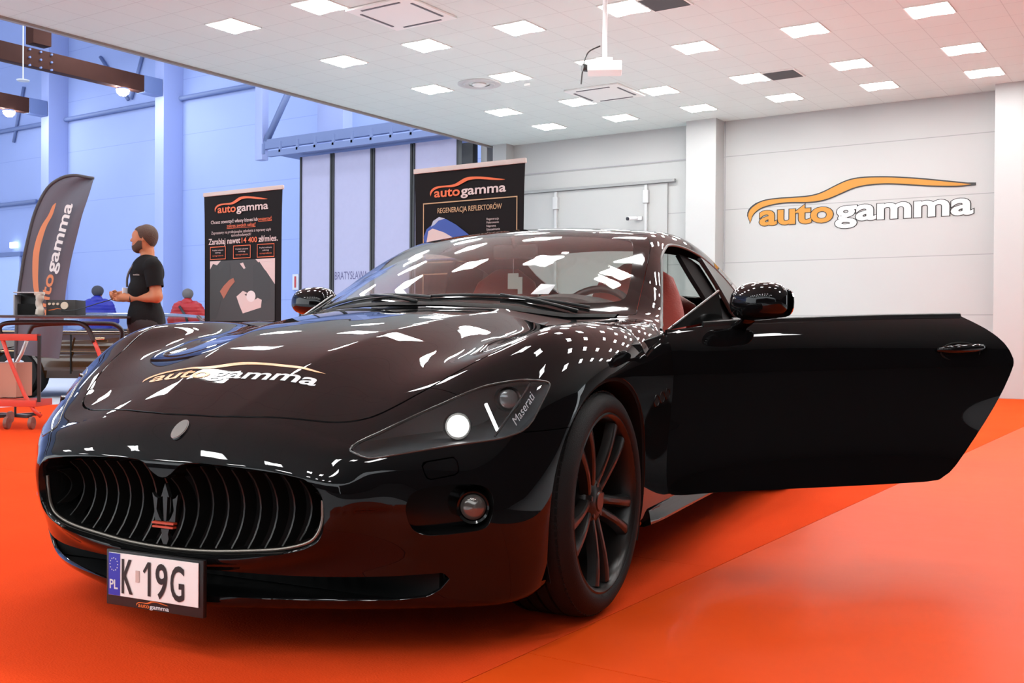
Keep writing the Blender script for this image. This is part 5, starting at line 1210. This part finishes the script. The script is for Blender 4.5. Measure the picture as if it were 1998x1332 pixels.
# ---------------------------------------------------------------- people: each body one continuous skin, clothes over it
def caps_field(C, k, infl=0):
    C = [(np.array(a, float), np.array(b, float), ra, rb) for a, b, ra, rb in C]
    def f(P):
        d = None
        for a, b, ra, rb in C:
            ab = b-a; t = np.clip(((P-a)@ab)/max(ab@ab, 1e-9), 0, 1); q = np.linalg.norm(P-a-t[:, None]*ab, axis=1)-(ra+(rb-ra)*t)-infl
            if d is None: d = q
            else:
                kk = k if min(ra, rb) > .02 else min(k, .008); h = np.maximum(kk-np.abs(d-q), 0)/kk; d = np.minimum(d, q)-h*h*kk*.25
        return d
    return f
def net_mesh(fn, lo, hi, h):
    lo = np.array(lo); n = np.ceil((np.array(hi)-lo)/h).astype(int)+1; ax = [lo[i]+h*np.arange(n[i]) for i in range(3)]
    f = np.empty(n); Y, Z = np.meshgrid(ax[1], ax[2], indexing='ij'); Y = Y.ravel(); Z = Z.ravel()
    for i, x in enumerate(ax[0]): f[i] = fn(np.stack([np.full(len(Y), x), Y, Z], 1)).reshape(n[1], n[2])
    s = f < 0; sm = np.zeros((*(n-1), 3)); ct = np.zeros(n-1); Q = []
    for a in range(3):
        A = [slice(None)]*3; B_ = [slice(None)]*3; A[a] = slice(0, -1); B_[a] = slice(1, None)
        c = s[tuple(A)] != s[tuple(B_)]; I = np.argwhere(c); fa = f[tuple(A)][c]; fb = f[tuple(B_)][c]
        P = np.stack([ax[q][I[:, q]] for q in range(3)], 1); P[:, a] += fa/(fa-fb)*h; o = [q for q in range(3) if q != a]
        ok = (I[:, o[0]] > 0) & (I[:, o[1]] > 0) & (I[:, o[0]] < s.shape[o[0]]-1) & (I[:, o[1]] < s.shape[o[1]]-1); I = I[ok]; P = P[ok]; q = []
        for da, db in ((0, 0), (1, 0), (1, 1), (0, 1)):
            J = I.copy(); J[:, o[0]] -= da; J[:, o[1]] -= db; q.append(J); np.add.at(sm, tuple(J.T), P); np.add.at(ct, tuple(J.T), 1)
        Q.append(q)
    m = ct > 0; idx = np.full(ct.shape, -1); idx[m] = np.arange(m.sum()); V = sm[m]/ct[m][:, None]; F = []
    for q in Q: F += [tuple(r) for r in np.stack([idx[tuple(J.T)] for J in q], 1).tolist()]
    return PM(V, F)
def bounds(C, pad=.03):
    P = np.array([c[i] for c in C for i in (0, 1)], float); r = max(max(c[2], c[3]) for c in C); return P.min(0)-r-pad, P.max(0)+r+pad
def body_part(name, C, k, m_, parent, infl=0, h=.012, cuts=(), extra=None):
    f0 = caps_field(C, k, infl); f = f0 if extra is None else (lambda P: extra(P, f0(P)))
    pm = net_mesh(f, *bounds(C, .03+infl), h)
    for c in cuts: pm = clip(pm, c(pm.V))
    o = mesh(name, pm.V, pm.F, m_, parent, True, fix=True); return o
def plane_cut(p, n): p = np.array(p, float); n = np.array(n, float); n /= np.linalg.norm(n); return lambda V: (V-p)@n      # keeps the side behind n
th_v = math.atan2(rt[1], rt[0])
skin = mat('skin', (.42, .155, .075), .5, spec=.3)
# man in the black polo shirt
man = empty('person', (-7.99, 5.96, 0), th_v, 'bearded man in black polo shirt with a lanyard badge, looking left and holding a cable', 'person')
nsh, fsh = (.115, -.150, 1.405), (-.085, .165, 1.415)
torso = [((.035, -.03, 1.36), (-.01, .03, 1.36), .125, .12), ((.015, -.06, 1.20), (-.02, .06, 1.20), .130, .13), ((.02, -.05, 1.02), (-.01, .05, 1.02), .128, .128), ((.02, -.06, .92), (0, .07, .92), .14, .14),
         (nsh, (.03, -.04, 1.42), .068, .095), (fsh, (-.01, .05, 1.42), .068, .09), ((.02, 0, 1.44), (.018, 0, 1.56), .062, .060)]
legs = [((.03, -.09, .88), (.01, -.11, .48), .10, .068), ((.01, -.11, .48), (.03, -.12, .09), .065, .045), ((-.01, .10, .88), (-.03, .12, .48), .10, .068), ((-.03, .12, .48), (-.02, .13, .09), .065, .045)]
feet = [((.05, -.12, .045), (-.14, -.15, .035), .045, .04), ((.0, .13, .045), (-.18, .14, .035), .045, .04)]
armn = [(nsh, (.165, -.185, 1.15), .060, .048), ((.165, -.185, 1.14), (-.095, -.135, 1.135), .046, .031)]
armf = [(fsh, (-.10, .20, 1.16), .055, .045), ((-.10, .20, 1.15), (-.215, .03, 1.150), .042, .029)]
def hand(w, p, fd, side, spread):
    """wrist w, palm centre p, finger direction, thumb side"""
    w, p, fd, side = [np.array(v, float) for v in (w, p, fd, side)]; fd /= np.linalg.norm(fd); side /= np.linalg.norm(side); up_ = np.cross(fd, side)
    C = [(w, p, .028, .030), (p, p+fd*.030, .028, .024), (p-side*.018, p-side*.018+fd*.030, .020, .018), (p+side*.018, p+side*.018+fd*.028, .020, .017)]
    for k, (ln, o) in enumerate(((.066, .030), (.074, .010), (.070, -.010), (.056, -.030))):
        a = p+fd*.038+side*o; b_ = a+fd*ln*.48-up_*.010*spread; c_ = b_+fd*ln*.30*spread-up_*ln*.34; d_ = c_-up_*ln*.22-fd*ln*.16
        C += [(a, b_, .0105, .0095), (b_, c_, .0095, .0088), (c_, d_, .0088, .0075)]
    t0 = p+side*.030-fd*.012; t1 = t0+side*.018+fd*.032-up_*.012; t2 = t1+fd*.030-up_*.012-side*.006
    return C+[(t0, t1, .014, .012), (t1, t2, .0115, .009)]
hn = hand((-.095, -.135, 1.135), (-.150, -.118, 1.138), (-.95, .20, .02), (0, .25, .95), .9)
hf = hand((-.215, .03, 1.150), (-.245, -.015, 1.150), (-.55, -.80, .0), (-.3, .1, .95), .8)
head = [((.012, 0, 1.705), (-.020, 0, 1.700), .092, .086), ((.01, 0, 1.66), (-.03, 0, 1.65), .080, .074), ((-.055, 0, 1.640), (-.072, 0, 1.600), .058, .040), ((-.01, -.03, 1.61), (-.065, -.012, 1.590), .045, .035), ((-.01, .03, 1.61), (-.065, .012, 1.590), .045, .035),
        ((-.098, 0, 1.690), (-.128, 0, 1.655), .012, .0135), ((-.085, -.025, 1.705), (-.085, .025, 1.705), .022, .022), ((-.100, -.015, 1.622), (-.100, .015, 1.622), .0155, .0155), ((.008, -.086, 1.685), (.012, -.088, 1.650), .013, .009), ((.008, .086, 1.685), (.012, .088, 1.650), .013, .009)]
body_part('body', torso+legs+armn+armf+hn+hf+head, .03, skin, man, h=.0105)
dk = mat('black_polo_cloth', (.006, .0055, .006), .8, spec=.15, bump=.25, bscale=25)
hem = plane_cut((0, 0, .90), (0, 0, -1)); arm_end = lambda P: np.maximum(0, 0)
def sleeve(P, d):      # open the shirt below the sleeves
    for s0, e0 in ((np.array(nsh), np.array((.165, -.185, 1.15))), (np.array(fsh), np.array((-.10, .20, 1.16)))): pass
    return d
body_part('polo_shirt', torso[:6], .05, dk, man, infl=.014, h=.013, cuts=(hem,))
sh_n = MB(); a_, b_ = np.array(nsh), np.array((.165, -.185, 1.15)); q = a_+(b_-a_)*.72; body_part('sleeve', [(a_-np.array([0, 0, -.01]), q, .072, .064)], .02, dk, man, infl=.008, h=.012, cuts=(plane_cut(q-(b_-a_)/np.linalg.norm(b_-a_)*.01, b_-a_),))
a_, b_ = np.array(fsh), np.array((-.10, .20, 1.16)); q = a_+(b_-a_)*.72; body_part('sleeve', [(a_, q, .068, .060)], .02, dk, man, infl=.008, h=.012, cuts=(plane_cut(q-(b_-a_)/np.linalg.norm(b_-a_)*.01, b_-a_),))
b = MB(); ring = [np.array([.016+.078*math.cos(a)-.02*(math.cos(a) < 0)*abs(math.cos(a)), .076*math.sin(a), 1.475+.020*math.cos(a)]) for a in np.linspace(0, 2*PI, 28, endpoint=False)]; b.tube(ring, .014, 8, closed=True, flat=1.5); b.build('collar', dk, man, True)
body_part('trousers', legs+torso[2:4], .04, mat('dark_trousers', (.020, .018, .020), .8), man, infl=.012, h=.015, cuts=(plane_cut((0, 0, .985), (0, 0, 1)), plane_cut((0, 0, .07), (0, 0, -1))))
body_part('shoe', [feet[0]], .02, M['satin'], man, infl=.012, h=.012, cuts=(plane_cut((0, 0, .002), (0, 0, -1)),)); body_part('shoe', [feet[1]], .02, M['satin'], man, infl=.012, h=.012, cuts=(plane_cut((0, 0, .002), (0, 0, -1)),))
hm = mat('short_brown_hair', (.050, .022, .012), .75, bump=.4, bscale=90)
hairline = lambda V: np.interp(V[:, 0], [-.14, -.085, -.045, -.02, .02, .06, .10], [1.80, 1.752, 1.735, 1.672, 1.662, 1.605, 1.60])-V[:, 2]
body_part('hair', head[:2], .03, hm, man, infl=.006, h=.008, cuts=(hairline,))
beardline = lambda V: np.maximum(V[:, 2]-np.interp(V[:, 0], [-.14, -.095, -.07, -.03, -.005], [1.612, 1.607, 1.622, 1.658, 1.695]), V[:, 0]+.004)
body_part('beard', head[1:5]+head[7:8], .03, mat('dark_beard', (.060, .028, .016), .8, bump=.4, bscale=90), man, infl=.0045, h=.007, cuts=(beardline,))
b = MB()
for s_ in (-1, 1): b.lathe([(.0001, -.011), (.008, -.008), (.011, 0), (.008, .008), (.0001, .011)], 12, np.array([[1, 0, 0, -.092], [0, 1, 0, .030*s_], [0, 0, 1, 1.690], [0, 0, 0, 1]]))
b.build('eyes', mat('eye_dark', (.03, .02, .02), .2), man, True)
b = MB(); b.tube([(-.116, -.014, 1.624), (-.119, 0, 1.625), (-.116, .014, 1.624)], .004, 6); b.build('lips', mat('lips', (.40, .13, .09), .5), man, True)
b = MB(); b.tube(crom([(-.045, -.055, 1.475), (-.095, -.095, 1.40), (-.125, -.10, 1.32), (-.130, -.095, 1.235)], 5), .005, 6, flat=2); b.build('lanyard', mat('lanyard_grey', (.09, .09, .10), .6), man, True)
b = MB(); b.box((-.138, -.105, 1.185), (.010, .062, .085), rz=-.75, bev=.002); b.build('badge', mat('badge_white', (.62, .64, .70), .35), man, 40)
b = MB(); f_ = lambda x, y: np.stack([-.045+np.asarray(x)*.055, -.178-np.asarray(x)*.0-.0*np.asarray(y), 1.335+np.asarray(y)*.06], 1)
swoosh_geo(b, f_); b.add([f_([0], [0])[0]+np.array(v) for v in ((0, 0, 0), (.055, 0, 0), (.055, 0, .004), (0, 0, .004))], [(0, 1, 2, 3)]); b.build('shirt_logo', mat('logo_pale', (.45, .46, .44), .6), man, fix=False)
b = MB(); b.lathe([(.034, -.008), (.037, 0), (.034, .008)], 20, np.array([[0, 0, .97, -.078], [.98, 0, -.19, -.139], [0, 1, 0, 1.135], [0, 0, 0, 1]])); b.build('wristband', M['satin'], man, True)
tool = empty('hand_tool', (0, 0, 0), 0, 'small brown tool in the man\'s hands at the end of the cable', 'tool'); tool.location = man.matrix_basis @ Vector((-.215, -.085, 1.150)); tool.rotation_euler = (0, 0, th_v)
b = MB(); b.tube([(-.035, -.01, -.01), (.04, .012, .006)], [.014, .018], 12); b.build('tool_body', mat('tool_brown', (.16, .08, .03), .4), tool, True)
# two visitors far behind, seen from the back
def visitor(px, py, d, zt_, sc_, label, coat, legsm, hairm, cap=None, pose=0):
    P = ray_at(px, py, d); r = empty('person', (P[0], P[1], 0), th_v, label, 'person'); k = sc_
    if pose == 0: arms = [((-.21, 0, 1.36), (-.26, .06, 1.10), .075, .065), ((-.26, .06, 1.10), (-.20, .26, .98), .06, .05), ((.21, 0, 1.36), (.27, .08, 1.10), .075, .065), ((.27, .08, 1.10), (.20, .28, .98), .06, .05)]; hands = [(-.20, .30, .97), (.20, .32, .97)]
    else: arms = [((-.19, 0, 1.36), (-.30, .02, 1.13), .078, .066), ((-.30, .02, 1.13), (-.30, .14, .93), .06, .05), ((.19, 0, 1.36), (.36, .02, 1.16), .078, .064), ((.36, .02, 1.16), (.33, -.02, .97), .058, .05)]; hands = [(-.30, .17, .90), (.325, -.02, .915)]
    tor = [((-.12, 0, 1.36), (.12, 0, 1.36), .12, .12), ((-.10, 0, 1.15), (.10, 0, 1.15), .14, .14), ((-.09, 0, .98), (.09, 0, .98), .15, .15), ((0, 0, 1.40), (0, .01, 1.52), .06, .055)]
    hd = [((0, .0, 1.64), (0, .03, 1.64), .092, .088), ((0, .05, 1.58), (0, .07, 1.56), .06, .05)]; lg = [((-.09, 0, .88), (-.10, 0, .48), .10, .07), ((-.10, 0, .48), (-.10, 0, .08), .066, .05), ((.09, 0, .88), (.10, 0, .48), .10, .07), ((.10, 0, .48), (.10, 0, .08), .066, .05)]
    fg = []
    for h_ in hands:
        h_ = np.array(h_)
        for q in range(4): fg.append((h_, h_+np.array([-.02+.014*q, .03, -.06-.006*(q in (1, 2))]), .014, .009))
        fg.append((h_, h_+np.array([.035 if h_[0] < 0 else -.035, .02, -.03]), .014, .010)); fg.append((h_-np.array([0, .02, -.03]), h_, .026, .032))
    S_ = lambda C: [(np.array(a)*k, np.array(b_)*k, ra*k, rb*k) for a, b_, ra, rb in C]
    body_part('body', S_(tor+hd+lg+arms+fg), .04, skin, r, h=.018)
    body_part('jacket', S_(tor[:3]+arms), .06, coat, r, infl=.020, h=.018, cuts=(plane_cut((0, 0, .86*k), (0, 0, -1)),), extra=lambda Q, d_: d_+.006*np.cos(Q[:, 2]*110))
    body_part('hood', S_([((-.05, -.03, 1.46), (.05, -.03, 1.46), .062, .062), ((0, -.03, 1.48), (0, 0, 1.50), .08, .07)]), .04, coat, r, infl=.006, h=.015)
    body_part('trousers', S_(lg), .04, legsm, r, infl=.012, h=.02, cuts=(plane_cut((0, 0, .06), (0, 0, -1)),))
    body_part('hair', S_(hd[:1]), .03, hairm, r, infl=.012, h=.014, cuts=((lambda V: V[:, 1]-.05*k+(1.66*k-V[:, 2])*.3),))
    for q in (-1, 1): body_part('shoe', S_([((.10*q, -.06, .045), (.10*q, .12, .04), .045, .04)]), .02, M['satin'], r, infl=.008, h=.015, cuts=(plane_cut((0, 0, .002), (0, 0, -1)),))
    return r
visitor(190, 640, 17.9, 1.64, .93, 'person in a bright blue puffer jacket and dark cap, seen from behind', mat('blue_puffer', (.006, .012, .28), .5), mat('blue_trousers', (.01, .02, .22), .7), mat('black_cap', (.03, .03, .045), .7))
rd_ = visitor(366, 640, 18.9, 1.6, .93, 'person in a red puffer jacket with grey hair, seen from behind beside the banner', mat('red_puffer', (.36, .008, .012), .5), mat('dark_jeans', (.04, .05, .09), .7), mat('grey_hair', (.12, .11, .11), .8), pose=1)
b = MB(); b.tube([(-.10, -.165, 1.30), (.02, -.178, 1.12), (.06, -.175, .98)], .012, 6, flat=2); b.build('shoulder_strap', M['satin'], rd_, True)
